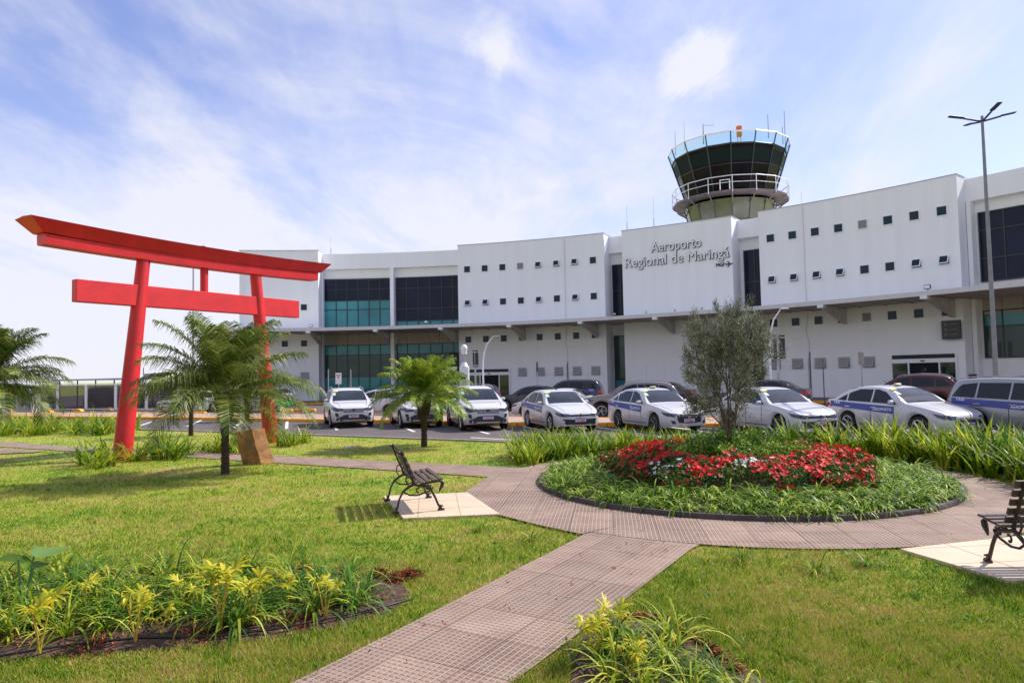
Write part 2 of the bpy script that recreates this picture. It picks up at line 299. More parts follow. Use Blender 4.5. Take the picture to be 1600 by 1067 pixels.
# thin edging between lawn and road
b=MB()
for i in range(len(roadEdge)-1):
    a,c=Vector((*roadEdge[i],0)),Vector((*roadEdge[i+1],0)); d=(c-a); b.box(((a+c)/2)+Vector((0,0,.02)),(d.length+.03,.10,.07),math.atan2(d.y,d.x))
tag(b.build('lawn_edging',CONC),kind='structure')
TILE=mat('cream_tiles',(.60,.47,.33),.55,var=.07,vs=2)
def tiles(name,poly,z,o,ang,pz):
    M=TILE
    sheet(name,poly,z,M,thick=.04)
    # joint lines inlaid
    b=MB(); c,s=cos(ang),sin(ang); P=[((x-o[0])*c+(y-o[1])*s,-(x-o[0])*s+(y-o[1])*c) for x,y in poly]
    def clip(axis,val):
        r=[]
        for i in range(len(P)):
            p,q=P[i],P[(i+1)%len(P)]
            if (p[axis]-val)*(q[axis]-val)<0: t=(val-p[axis])/(q[axis]-p[axis]); r.append(p[1-axis]+t*(q[1-axis]-p[1-axis]))
        return sorted(r)
    for ax in (0,1):
        lo=min(p[ax] for p in P); v=lo+pz
        while v<max(p[ax] for p in P)-.05:
            r=clip(ax,v)
            if len(r)>=2:
                k=.004; e=[(v-k,r[0]),(v+k,r[0]),(v+k,r[-1]),(v-k,r[-1])]
                if ax==1: e=[(q,p) for p,q in e]
                b.add([(o[0]+x*c-y*s,o[1]+x*s+y*c,z+(.0015 if ax else .003)) for x,y in e],[(0,1,2,3)])
            v+=pz
    tag(b.build(name+'_joints',mat('tile_joint',(.38,.27,.18),.9)),kind='structure')
tiles('bench_paving',pad1,.034,(-1.56,9.62),R_(7),.60)
tiles('bench_paving',pad2,.034,(4.49,6.33),R_(5),.60)
sheet('footpath',crosspath,.018,PV3); sheet('footpath',diag,.022,PV1); 
b=MB(); n=72; b.add([(q[0]+r*cos(2*pi*k/n),q[1]+r*sin(2*pi*k/n),.026) for q,r in((BC,BR-.05),(RC,RR)) for k in range(n)],[(k,(k+1)%n,n+(k+1)%n,n+k) for k in range(n)]); tag(b.build('circular_footpath',PV2),kind='structure')
sheet('footpath',spur,.03,PV3); wedge=[(-.49,13.45),(-.86,11.62),(-.26,9.78),(.30,9.05),(.80,8.5),(1.3,8.9),(.5,10.2),(.0,12.0),(.2,13.4)]; sheet('footpath',wedge,.030,PV2); wedge2=[(1.75,8.2),(2.10,7.55),(2.0,7.75),(2.5,7.72),(3.0,7.66),(3.0,8.0)]
def soilbed(name,poly,h):
    c=np.mean(poly,axis=0); b=MB(); n=len(poly); rings=[(1,.005),(.93,h*.8),(.6,h),(.2,h)]
    b.add([(c[0]+(x-c[0])*k,c[1]+(y-c[1])*k,z+ (nr.random()*.015 if k<1 else 0)) for k,z in rings for x,y in poly],[(j*n+i,j*n+(i+1)%n,(j+1)*n+(i+1)%n,(j+1)*n+i) for j in range(3) for i in range(n)]+[tuple(3*n+i for i in range(n))])
    return tag(b.build(name,SOIL,smooth=True),kind='structure')
soilbed('planting_soil',bedA,.03); soilbed('planting_soil',bedB,.04)
# circular bed soil dome
b=MB(); rs=[0,.6,1.2,1.8,2.4,3.0,3.42]; zs=[.42,.38,.30,.22,.15,.10,.06]
vs=[];fs=[]
for r,z in zip(rs,zs):
    for k in range(48): vs.append((BC[0]+max(r,.01)*cos(2*pi*k/48),BC[1]+max(r,.01)*sin(2*pi*k/48),z))
for j in range(6):
    for k in range(48): fs.append((j*48+k,j*48+(k+1)%48,j*48+48+(k+1)%48,j*48+48+k))
tag(MB().add(vs,fs).build('planting_soil',SOIL,smooth=True),kind='structure')
def bedz(r): return float(np.interp(r,rs,zs))
b=MB(); b.lathe([(BR-.05,.0),(BR-.05,.06),(BR-.04,.075),(BR+.02,.075),(BR+.03,.06),(BR+.03,.0)],96,(BC[0],BC[1],.02))
tag(b.build('bed_kerb',mat('dark_kerb',(.07,.055,.05),.9,var=.3,vs=6,bump=.4),smooth=40),'low dark round concrete kerb ring around the flower bed','kerb')
# median kerb
KF=[(-34,42.5),(-26,39.3),(-20.8,37),(-16.5,35.2),(-9.55,31.75),(-5.93,30.1),(-2.7,28.3),(.2,26.55),(3.5,25.35),(7.5,24.1),(10.9,23.0),(20,20.5),(36,17)]
def off(pl,d):
    r=[]
    for i,p in enumerate(pl):
        a=Vector(pl[max(i-1,0)]);c=Vector(pl[min(i+1,len(pl)-1)]); t=(c-a).normalized(); r.append((p[0]-t.y*d,p[1]+t.x*d))
    return r
KB=off(KF,2.9)
tag(MB().prism(off(KF,.14)+off(KF,2.76)[::-1],0,.135).build('median_pavement',mat('pink_concrete',(.36,.27,.24),.9,var=.15,vs=1.5,bump=.3,bs=40)),kind='structure')
def kerbline(pl,z1,wd,m,gap=None):
    b=MB()
    for i in range(len(pl)-1):
        a,c=Vector((*pl[i],0)),Vector((*pl[i+1],0)); d=c-a; L=d.length; n=max(1,round(L/1.0)); ang=math.atan2(d.y,d.x)
        for k in range(n):
            b.bbox(a+d*((k+.5)/n)+Vector((0,0,z1/2)),(L/n-.012,wd,z1),.02,ang)
    return b
tag(kerbline(KF,.15,.28,YEL).build('median_kerb',YEL),'orange-yellow painted kerb along the front edge of the car park median','kerb')
tag(kerbline(KB,.15,.28,YEL).build('median_kerb',YEL),'yellow painted kerb along the far edge of the car park median','kerb')
LINE=mat('road_paint',(.72,.70,.68),.8,var=.15,vs=6)
b=MB()
def stripe(p,q,wd=.12,z=.011):
    p,q=Vector((*p,0)),Vector((*q,0)); d=(q-p).normalized(); s=Vector((-d.y,d.x,0))*wd/2; b.add([(*(v.xy),z) for v in(p-s,q-s,q+s,p+s)],[(0,1,2,3)])
for fx,fy in [(-18.6,36.0),(-15.8,34.7),(-13.2,33.4),(-10.6,32.1),(-8.3,31),(-5.1,29.4),(-2.35,27.9),(.35,26.3),(3.0,25.4),(5.6,24.6),(8.9,23.5),(12.2,22.5)]:
    stripe((fx,fy),(fx+sin(R_(18))*4.9,fy-cos(R_(18))*4.9))
stripe(G(735,684),G(830,689)); 
for x0,y0,x1,y1 in [(150,660,215,645),(235,664,285,648)]: pass
for k in range(7):
    p=Vector((-27+k*2.4,43.5-k*1.25)); stripe(p,p+Vector((1.2,3.2)),.2)
tag(b.build('parking_lines',LINE),kind='structure')
# ================= AIRPORT TERMINAL =================
C0=(-14.2,7.)
def pol(a,r,z): return Vector((C0[0]+r*sin(R_(a)),C0[1]+r*cos(R_(a)),z))
def arc(b,a0,a1,r0,r1,z0,z1,mi=0,st=1.5):
    n=max(1,int(math.ceil((a1-a0)/st))); A=[a0+(a1-a0)*i/n for i in range(n+1)]; vs=[]
    for a in A: vs+=[pol(a,r0,z0),pol(a,r0,z1),pol(a,r1,z1),pol(a,r1,z0)]
    fs=[(0,1,2,3),(4*n+3,4*n+2,4*n+1,4*n)]
    for i in range(n):
        for k in range(4): j=(k+1)%4; fs.append((4*i+k,4*i+4+k,4*i+4+j,4*i+j))
    b.add(vs,fs,mi); return b
# pavement by the terminal
tag(arc(MB(),-16,62,45.1,52.5,.0,.15).build('pavement',mat('dark_paving',(.14,.125,.12),.9,var=.2,vs=2)),kind='structure')
def kerbarc(name,a0,a1,label):
    b=MB(); n=int((a1-a0)*.78/1.0)
    for i in range(n): arc(b,a0+(a1-a0)*(i+.02)/n,a0+(a1-a0)*(i+.98)/n,44.95,45.1,0,.17)
    tag(b.build(name,YEL),label,'kerb')
kerbarc('pavement_kerb',-16,62,'yellow painted kerb of the pavement in front of the terminal wall')
T=empty('airport_terminal',(*pol(20,50,0).xy,0),0,'long curved white three-storey airport terminal with square windows and a canopy','airport terminal')
Tinv=T.location.copy()
def part(b,name,mats,parent=None,label=None,smooth=False):
    o=b.build(name,mats,smooth=smooth); p=parent or T
    o.parent=p; o.location=-Tinv if p is T else Vector((0,0,0))
    if label: o['label']=label
    return o
TOPZ=12.72; BASE=-.05
for nm,a0,a1 in (('A',-9.56,-2.23),('C',11.37,25.36),('D',27.0,36.39),('E',38.52,51.86)):
    b=MB(); arc(b,a0,a1,50,51.9,BASE,TOPZ,st=.7); arc(b,a0-.03,a1+.03,49.97,51.93,TOPZ,TOPZ+.05,1,st=.7)
    part(b,'wall_block',[WHITE,mat('coping',(.45,.44,.46),.6)],label={'A':'plain white wall block at the left end','C':'white wall block with rows of square windows left of the sign','D':'blank white wall block carrying the sign lettering','E':'white wall block with rows of square windows right of the sign'}[nm])
b=MB(); arc(b,-9.4,62,51.75,66,BASE,12.2); part(b,'wall',WHITE)
b=MB()
for a0,a1 in ((-2.23,11.37),(25.36,27.0),(36.39,38.52),(51.86,62)):
    b=MB(); arc(b,a0,a1,51.25,51.75,11.32,12.62,st=.7); part(b,'parapet',WHITE)
# curtain glass:  (a0,a1,z0,z1,mat,verticals,horizontals)
def curtain(a0,a1,z0,z1,bands,vs_,hs_,name='curtain_glass',r=51.70):
    b=MB(); mats=[]
    for (s0,s1,m_) in bands:
        if m_ not in mats: mats.append(m_)
        arc(b,a0,a1,r,r+.04,s0,s1,mats.index(m_),st=1.2)
    o=part(b,name,mats)
    f=MB()
    for v in vs_: arc(f,v-.035,v+.035,r-.05,r-.005,z0,z1)
    for h in hs_: arc(f,a0,a1,r-.048,r-.003,h-.03,h+.03)
    arc(f,a0-.08,a0,r-.07,r+.05,z0,z1); arc(f,a1,a1+.08,r-.07,r+.05,z0,z1); arc(f,a0-.08,a1+.08,r-.072,r+.05,z1,z1+.07); arc(f,a0-.08,a1+.08,r-.072,r+.05,z0-.07,z0)
    q=part(f,'mullion',DKFRAME,o)
    return o
curtain(-2.1,4.2,6.35,10.45,[(6.35,8.6,TEAL),(8.6,10.45,NAVY)],[-1.0,.05,1.1,2.15,3.2],[7.85,8.62,9.6,10.4])
curtain(4.85,10.9,6.35,10.45,[(6.35,6.75,TEAL),(6.75,10.45,NAVY)],[5.81,6.93,8.07,9.21,10.3],[7.8,9.56,6.75])
curtain(-2.1,4.2,.2,4.75,[(.2,2.05,TEAL),(2.05,3.95,GREENG),(3.95,4.75,TEAL)],[-1.0,.05,1.1,2.15,3.2],[.99,2.06,3.94])
curtain(4.85,10.9,.2,4.75,[(.2,2.05,TEAL),(2.05,3.95,GREENG),(3.95,4.75,TEAL)],[5.81,6.93,8.07,9.21,10.3],[.99,2.06,3.94])
curtain(25.55,26.9,6.35,10.4,[(6.35,10.4,NAVY)],[26.2],[8.4]); curtain(25.55,26.9,.2,4.8,[(.2,1.4,TEAL),(1.4,4.8,GREENG)],[],[1.4,2.2,3.8])
curtain(36.75,38.3,6.4,10.42,[(6.4,10.42,NAVY)],[37.5],[8.2]); curtain(36.75,38.3,.2,4.8,[(.2,4.8,GREENG)],[],[2.2,3.8])
curtain(52.4,61.5,6.75,10.6,[(6.75,10.6,NAVY)],[53.7,55,56.3,57.6,58.9,60.2],[8.0,9.6]); curtain(52.4,61.5,2.45,5.0,[(2.45,4.2,GREENG),(4.2,5.0,TEAL)],[53.35,54.6,56,57.3,58.6],[4.15])
b=MB()
for a0,a1 in ((-2.2,-2.1),(4.36,4.70),(11.0,11.2),(51.9,52.15)): b=MB(); arc(b,a0,a1,51.1,51.72,BASE,11.32); part(b,'pilaster',WHITE)
# beige panels between canopy and lower glass
b=MB()
for a0,a1 in ((-2.1,4.3),(4.8,11.0),(52.3,61)):
    n=max(1,round((a1-a0)/1.08)); b=MB()
    for i in range(n): arc(b,a0+(a1-a0)*i/n+.02,a0+(a1-a0)*(i+1)/n-.02,51.66,51.74,4.85,5.72)
    part(b,'spandrel_panel',SOFFIT)
# canopy
b=MB(); arc(b,-9.0,61,46.05,50.3,5.72,5.84,0); arc(b,-9.05,61.05,45.85,46.05,5.68,5.93,1); arc(b,-9.0,61,46.05,50.2,5.84,5.9,1)
for a in np.arange(-8.8,61,1.65): 
    arc(b,a,a+.09,46.1,49.95,5.66,5.72,0)
for a0,a1 in ((-2.2,11.35),(25.4,26.95),(36.42,38.5),(51.9,61)): arc(b,a0,a1,50.3,51.7,5.72,5.9,0)
part(b,'canopy',[SOFFIT,mat('canopy_fascia',(.62,.60,.62),.6,var=.06,vs=3)])
# brackets
out_=[(0,0),(3.9,0),(3.9,-1.0),(3.55,-1.0),(.35,-.26),(0,-.24)]; hol=[circ(1.55,-.23,.13,14,.15),circ(2.15,-.31,.16,14,.22),circ(2.75,-.38,.18,14,.27),circ(3.3,-.46,.17,14,.32)]
pv,pf=plate(out_,hol,.14)
for a in (-8.6,-2.0,4.55,11.0,17.75,24.6,31.4,38.0,44.6,51.35,58):
    b=MB(); a_=R_(a); rad=Vector((sin(a_),cos(a_),0)); tan=Vector((cos(a_),-sin(a_),0)); o=pol(a,46.1,5.70)
    b.add([o+rad*x+Vector((0,0,y))+tan*z for x,y,z in pv],pf); 
    br=part(b,'canopy_bracket',mat('bracket_paint',(.50,.46,.45),.6))
    c=MB(); c.box(pol(a,46.0,5.60),(.34,.42,.17),-a_); part(c,'bracket_cap',WPAINT,br)
# windows
def winmesh(kind):
    f=MB(); p=MB(); s=.25; t=.045
    if kind=='big': s=.30
    for sx_ in(-1,1): f.box((sx_*(s+t/2),-.02,0),(t,.09,2*s+2*t))
    for sz in(-1,1): f.box((0,-.022,sz*(s+t/2)),(2*s,.085,t))
    if kind=='shut': p.box((0,-.006,0),(2*s,.012,2*s))
    elif kind=='louvre':
        for k in range(9): p.box((0,-.02,-s+.03+k*.055),(2*s,.03,.028))
        p.box((0,-.004,0),(2*s,.008,2*s))
    else:
        p.box((0,-.006,0),(2*s,.012,2*s))
        ang=R_(24 if kind=='open' else 18); Mx=Matrix.Rotation(-ang,3,'X')
        def T_(q): return Mx@Vector(q)+Vector((0,-.05,s))
        g=MB()
        for sx_ in(-1,1): f.box(T_((sx_*(s-.02),0,-s)),(.05,.03,2*s),M=Mx)
        for z_ in(-.02,-2*s+.02): f.box(T_((0,0.003,z_)),(2*s-.09,.03,.05),M=Mx)
        p.box(T_((0,.004,-s)),(2*s-.06,.01,2*s-.06),M=Mx)
    fo=f.build('window',mat('grey_window_frame',(.42,.42,.44),.5) if kind=='big' else WFRAME); po=p.build('pane',LOUV if kind in('louvre','big') else PANE)
    fm,pm=fo.data,po.data; bpy.data.objects.remove(fo); bpy.data.objects.remove(po); return fm,pm
WM={k:winmesh(k) for k in('shut','open','louvre','big')}
def window(a,z,kind,r=50.0):
    fm,pm=WM[kind]; o=bpy.data.objects.new('window',fm); COL.objects.link(o); o.parent=T; o.location=pol(a,r,z)-Tinv; o.rotation_euler=(0,0,-R_(a))
    q=bpy.data.objects.new('pane',pm); COL.objects.link(q); q.parent=o
s_,o_,l_,g_='shut','open','louvre','big'
for z,ks in ((10.70,[s_,s_,s_,l_,o_,o_,o_,s_]),(7.91,[o_,o_,s_,s_,o_,s_,o_,s_]),(4.92,[s_,s_,s_,l_,s_,s_,s_,s_]),(2.18,[None]*3+[g_]*5)):
    for i,k in enumerate(ks):
        if k: window(12.28+1.722*i,z,k)
for z,ks in ((10.80,[s_,s_,s_,s_,l_,s_,s_,s_]),(8.0,[o_,o_,o_,o_,s_,s_,o_,o_]),(5.07,[s_,s_,s_,s_,l_,s_,s_,s_]),(2.33,[g_]*5+[None]*3)):
    for i,k in enumerate(ks):
        if k: window(39.42+1.645*i,z,k)
window(-3.6,7.95,s_); window(-3.6,4.93,s_); window(-5.4,4.93,s_); window(-3.55,2.2,g_)
# doors
def door(a0,a1,z1,lab):
    b=MB(); r=49.9; w_=a1-a0
    zt=z1-.36
    arc(b,a0-.06,a0+.03,r-.06,r+.12,.15,z1); arc(b,a1-.03,a1+.06,r-.06,r+.12,.15,z1)
    arc(b,a0+.03,a1-.03,r-.06,r+.12,zt-.12,zt+.12); 
    for f in(.27,.75): arc(b,a0+w_*f-.04,a0+w_*f+.04,r-.055,r+.12,.15,zt-.12)
    o=part(b,'entrance_door',WFRAME,label=lab)
    g=MB(); arc(g,a0+.03,a1-.03,r+.0,r+.08,zt+.12,z1); part(g,'transom',NAVY,o)
    for q0,q1 in((.01,.26),(.76,.99)):
        g=MB(); arc(g,a0+w_*q0+.03,a0+w_*q1-.03,r,r+.05,.2,zt-.12); part(g,'door_leaf',mat('dark_green_glass',(.012,.03,.022),.06,spec=.6,var=.4,vs=1),o)
    g=MB(); arc(g,a0+w_*.28,a0+w_*.74,r+.08,r+.09,.16,zt-.12); part(g,'doorway',mat('dark_interior',(.006,.006,.007),.9),o)
    g=MB(); g.box(pol((a0+a1)/2,r-.1,zt),(.18,.1,.07),-R_((a0+a1)/2)); part(g,'door_sensor',BLACK,o)
door(12.35,16.2,2.46,'sliding glass entrance in the left windowed block'); door(47.5,51.35,2.68,'sliding glass entrance in the right windowed block')
# conductors, floodlights
for a in(21.7,41.9):
    b=MB()
    b.tube([pol(a,49.95,z) for z in(12.6,6.0)],.012,5); b.tube([pol(a,49.95,5.6),pol(a+.03,49.95,5.2),pol(a-.1,49.95,4.4),pol(a+.1,49.95,3.6),pol(a,49.95,2.6)],.014,5)
    b.tube([pol(a,49.9,2.7),pol(a,49.9,.15)],.035,6)
    part(b,'conductor_cable',GALV)
for a,z,w_ in ((-2.8,6.35,.28),(50.1,6.50,.34),(9.4,6.2,.25),(27.6,6.12,.16),(30.4,6.12,.16),(32.9,6.12,.16),(35.2,6.12,.16)):
    b=MB(); b.bbox(pol(a,46.4+(3 if z>6.3 else 0),z),(w_,.1,w_*.75),.02,-R_(a)); b.box(pol(a,46.45+(3 if z>6.3 else 0),z-w_*.5),(.04,.04,w_*.4),-R_(a))
    o=part(b,'floodlight',BLACK); c=MB(); c.box(pol(a,46.34+(3 if z>6.3 else 0),z),(w_*.8,.02,w_*.55),-R_(a)); part(c,'lens',WFRAME,o)
# ac unit
b=MB(); b.bbox(pol(52.1,50.6,6.15),(.9,.35,.5),.03,-R_(52)); b.box(pol(52.1,50.4,6.15),(.4,.02,.4),-R_(52),1); part(b,'air_conditioner',[WPAINT,DARK])
# orange and brown panels at the right
b=MB(); arc(b,52.3,53.4,51.5,51.6,.55,1.35); arc(b,53.75,54.7,51.5,51.6,.55,1.4); part(b,'panel',mat('orange_brown_board',(.32,.07,.03),.6,var=.3,vs=3))
b=MB(); arc(b,51.95,52.02,50.2,51.6,.3,1.5); part(b,'panel',mat('dark_brown_board',(.10,.03,.02),.6))
# sign lettering
DKL=mat('letter_return',(.035,.035,.09),.5)
def lettering(txt,size,a_c,z,front=True,ds=.05,wfit=None):
    vs,fs=text_bold(txt,size,0,.006); x1=max(v[0] for v in vs); k=wfit/(2*x1)
    def P(v,rr,dx=0,dz=0): return pol(a_c+math.degrees((v[0]*k+dx)/50),rr,z+v[1]+dz)
    if front:
        e,ef=text_bold(txt,size,.03,.016); b=MB(); b.add([P(v,49.95-v[2],.02,-.025) for v in e],ef); o=part(b,'sign_lettering',DKL,label='raised lettering reading '+txt)
        c=MB(); c.add([P(v,49.905-v[2]) for v in vs],fs); part(c,'letter_face',mat('letter_white',(.80,.80,.84),.5),o)
    else:
        e,ef=text_bold(txt,size,.02,.006); b=MB(); b.add([P(v,49.96-v[2]) for v in e],ef); o=part(b,'sign_lettering',DKL)
lettering('Aeroporto',1.04,31.75,10.86,wfit=3.75)
lettering('Regional de Maringá',1.04,31.72,9.90,wfit=7.75)
lettering('MGF',.36,35.42,9.28,False,wfit=.62)
# aeroplane icon
pl_=[(0,.03),(.12,.035),(.02,.22),(.08,.22),(.24,.04),(.40,.03),(.46,0),(.40,-.03),(.24,-.04),(.08,-.22),(.02,-.22),(.12,-.035),(0,-.03),(-.05,-.09),(-.09,-.09),(-.07,0),(-.09,.09),(-.05,.09)]
pv2,pf2=plate(pl_,[],.03); b=MB(); b.add([pol(35.95+math.degrees(x/50),49.96-z,9.39+y) for x,y,z in pv2],pf2); part(b,'aeroplane_emblem',DKL)
# ----- wall mounted sign panels
def wallsign(name,a,z,wd,ht,label,r=49.7,rot=0,rows=3):
    o=empty(name,pol(a,r,z-ht/2),-R_(a)+rot,label,'sign'); b=MB(); b.bbox((0,0,ht/2),(wd,.14,ht),.01); b.box((0,.12,ht*.5),(.06,.25,.06)); q=b.build('sign_board',mat('sign_black',(.02,.018,.02),.35),o)
    for k in range(rows):
        c=MB(); c.add([(x*.12-wd*.28,-.074,ht*(.25+.27*k)+y*.12) for x,y in circ(0,0,.6,12)],[tuple(range(12))]); c.box((wd*.1,-.073,ht*(.25+.27*k)),(wd*.45,.006,.035)); c.build('sign_symbol',mat('sign_symbol',(.16,.15,.15),.5),o)
    return o
wallsign('direction_sign',51.25,4.0,.95,1.05,'black square direction board high on the wall above the right entrance')
wallsign('direction_sign',11.0,3.15,.9,1.5,'dark direction board projecting from the wall behind the white totem',49.6,R_(55))
# antennas on roof
for i,(x,y0,y1,Y,lab) in enumerate([(517,372,396,60,'thin roof antenna above the left glass bays'),(980,322,362,56,'thin whip antenna on the roof left of the lettering'),(1022,310,358,56,'thin whip antenna on the roof between lettering and tower'),(1253,300,330,56,'short rod on the roof edge right of the tower')]):
    p=AT(x,y1,Y); q=AT(x-1.5,y0,Y); b=MB(); b.tube([(0,0,12.2-p.z),(0,0,0)],.05,6); b.tube([(0,0,0),(0,0,(q.z-p.z)*.35)],.035,6); b.tube([(0,0,(q.z-p.z)*.35),(0,0,q.z-p.z)],.012,5)
    tag(b.build('roof_antenna',GALV,loc=p),lab,'antenna')
# ================= CONTROL TOWER =================
tx,ty=19.57,60.0
TW=empty('control_tower',(tx,ty,0),0,'round airport control tower with dark flared glass cab and white railing','control tower')
NT=16; A0=R_(270+7.5)
def ring(r,z,n=NT,a0=A0): return [(r*cos(a0+2*pi*k/n),r*sin(a0+2*pi*k/n),z) for k in range(n)]
def loft(b,rs_,mi=0,n=NT):
    for (r0,z0),(r1,z1) in zip(rs_,rs_[1:]):
        b.add(ring(r0,z0)+ring(r1,z1),[(k,(k+1)%n,n+(k+1)%n,n+k) for k in range(n)],mi)
TG=mat('tower_green_glass',(.10,.105,.06),.12,var=.25,vs=.7,spec=.6)
TD=mat('tower_dark_glass',(.010,.008,.011),.08,var=.6,vs=.5,spec=.10)
b=MB(); loft(b,[(3.2,11.8),(3.2,13.9),(3.45,14.6),(3.90,16.35)]); b.build('shaft',TG,TW)
b=MB()
for k in range(NT):
    t=A0+2*pi*k/NT; b.tube([(r*cos(t),r*sin(t),z) for r,z in((3.22,11.8),(3.22,13.9),(3.47,14.6),(3.93,16.35))],.035,5)
for r,z in((3.24,13.9),(3.46,14.65)): 
    q=ring(r,z); b.tube(q+[q[0]],.035,5)
b.build('shaft_mullion',DKFRAME,TW)
b=MB(); b.lathe([(3.6,16.62),(4.93,16.68),(4.95,16.78),(3.6,16.80)],NT,a0=A0)
for k in range(NT):
    t=A0+2*pi*k/NT; b.tube([(3.85*cos(t),3.85*sin(t),15.9),(4.9*cos(t),4.9*sin(t),16.6)],.06,5)
b.build('balcony',mat('balcony_steel',(.15,.12,.12),.6,var=.2,vs=2),TW)
b=MB()
for z,r_ in((17.95,.035),(17.4,.025)): q=ring(4.95,z); b.tube(q+[q[0]],r_,6)
for k in range(NT):
    t=A0+2*pi*k/NT; b.tube([(4.95*cos(t),4.95*sin(t),16.6),(4.95*cos(t),4.95*sin(t),17.95)],.032,6)
b.tube([(-2.2,-4.5,16.8),(-2.2,-4.5,17.6),(-1.5,-4.75,17.6),(-1.5,-4.75,16.8)],.05,5)
b.build('railing',WPAINT,TW)
def cr(z): return 3.66+(z-16.8)*(5.17-3.66)/4.7
b=MB(); loft(b,[(cr(16.8),16.8),(cr(20.6),20.6)]); cab=b.build('cab_glass',TD,TW)
b=MB(); b.lathe([(0.01,20.55),(cr(20.5)-.05,20.55),(cr(20.5)-.05,20.72),(.01,20.75)],NT,a0=A0); b.build('cab_roof',CONC,TW)
PG=bpy.data.materials.new('parapet_glass'); PG.use_nodes=True; t_=PG.node_tree; t_.nodes.clear()
o_m=t_.nodes.new('ShaderNodeOutputMaterial'); g1=t_.nodes.new('ShaderNodeBsdfGlossy'); g1.inputs[1].default_value=.05; g1.inputs[0].default_value=(.8,.95,1,1); tr_=t_.nodes.new('ShaderNodeBsdfTransparent'); tr_.inputs[0].default_value=(.66,.87,.92,1); mx_=t_.nodes.new('ShaderNodeMixShader'); mx_.inputs[0].default_value=.12
t_.links.new(tr_.outputs[0],mx_.inputs[1]); t_.links.new(g1.outputs[0],mx_.inputs[2]); t_.links.new(mx_.outputs[0],o_m.inputs[0])
b=MB(); loft(b,[(cr(20.62),20.62),(cr(21.5),21.5)]); b.build('parapet_glass',PG,TW)
b=MB()
for k in range(NT):
    t=A0+2*pi*k/NT; b.tube([(cr(z)*1.005*cos(t),cr(z)*1.005*sin(t),z) for z in(16.8,21.5)],.055,5)
q=ring(cr(20.62)*1.004,20.62); b.tube(q+[q[0]],.06,5)
q=ring(cr(19.1)*1.004,19.1); b.tube(q+[q[0]],.035,5)
b.build('cab_mullion',DKFRAME,TW)
b=MB(); q=ring(cr(21.52),21.52); b.tube(q+[q[0]],.07,6); b.build('top_rail',WPAINT,TW)
# band of ceiling blinds visible behind glass = slightly greener inner band
b=MB(); loft(b,[(cr(19.3)+.012,19.3),(cr(20.3)+.012,20.3)]); b.build('sun_blind',mat('green_blind',(.010,.018,.016),.5,spec=.05),TW)
b=MB(); b.tube([(-.5,-4.2,20.7),(-.5,-4.2,22.0)],.03,5); b.tube([(-.25,-4.2,20.7),(-.25,-4.2,22.0)],.03,5); b.box((-.37,-4.2,21.55),(.35,.3,.5)); b.bbox((-.37,-4.2,22.05),(.42,.4,.32),.05); b.build('roof_beacon',mat('orange_beacon',(.75,.16,.03),.5),TW)
for x,y,z0,z1,r_ in ((-4.9,-1,21.5,23.0,.02),(-4.4,-2.2,21.5,23.4,.015),(1.9,-4.6,21.6,23.0,.03),(4.5,-1.6,21.5,24.4,.03),(3.6,-3.3,21.5,22.4,.03),(-3.2,-3.7,21.5,22.6,.04)):
    b=MB(); b.tube([(x,y,z0-.6),(x,y,z1)],[r_*1.6,r_],5)
    if x==-3.2: b.tube([(x,y,z1-.1),(x+.9,y,z1-.12)],.03,5)
    b.build('antenna',GALV,TW)
# ================= TORII =================
TA,TB=Vector((-10.17,17.81,0)),Vector((-7.67,21.70,0)); tu=(TB-TA).normalized(); ang=math.atan2(tu.y,tu.x); TL=(TB-TA).length
TO=empty('torii_gate',TA,ang,'tall bright red torii gate standing on the lawn','torii gate')
def col(x0,x1,z1,r0,r1):
    b=MB(); b.tube([(x0+(x1-x0)*k/8,0,-.05+(z1+.05)*k/8) for k in range(9)],[r0+(r1-r0)*k/8 for k in range(9)],28); return b.build('column',RED,TO,smooth=50)
col(0,.55,5.42,.235,.165); col(TL,TL-.58,5.36,.235,.165)
b=MB(); b.bbox(((-1.19+5.66)/2,0,4.29),(6.85,.24,.56),.012); b.build('tie_beam',RED,TO)
b=MB(); b.tube([(TL/2,0,4.5),(TL/2,0,5.3)],.11,20); b.build('strut',RED,TO,smooth=50)
xm=2.24
def beam(name,xa,xb,xa2,xb2,zl,zu,w0,w1,crv):
    # zl,zu heights at middle, bottom spans xa..xb, top spans xa2..xb2
    n=24; b=MB(); vs=[]
    for k in range(n+1):
        f=k/n; xl=xa+(xb-xa)*f; xu=xa2+(xb2-xa2)*f; s=((f-.5)*2)**2*crv
        vs+=[(xl,-w0/2,zl+s),(xl,w0/2,zl+s),(xu,w1/2,zu+s),(xu,0,zu+s+.03),(xu,-w1/2,zu+s)]
    fs=[(4,3,2,1,0),tuple(5*n+i for i in range(5))]
    for k in range(n):
        for i in range(5): j=(i+1)%5; fs.append((5*k+i,5*k+j,5*k+5+j,5*k+5+i))
    b.add(vs,fs); return b.build(name,RED,TO,smooth=30)
beam('lower_lintel',-1.93,6.38,-1.93,6.38,5.25,5.49,.40,.46,.07)
beam('top_lintel',-2.0,6.48,-2.32,6.80,5.49,5.81,.52,.86,.10)
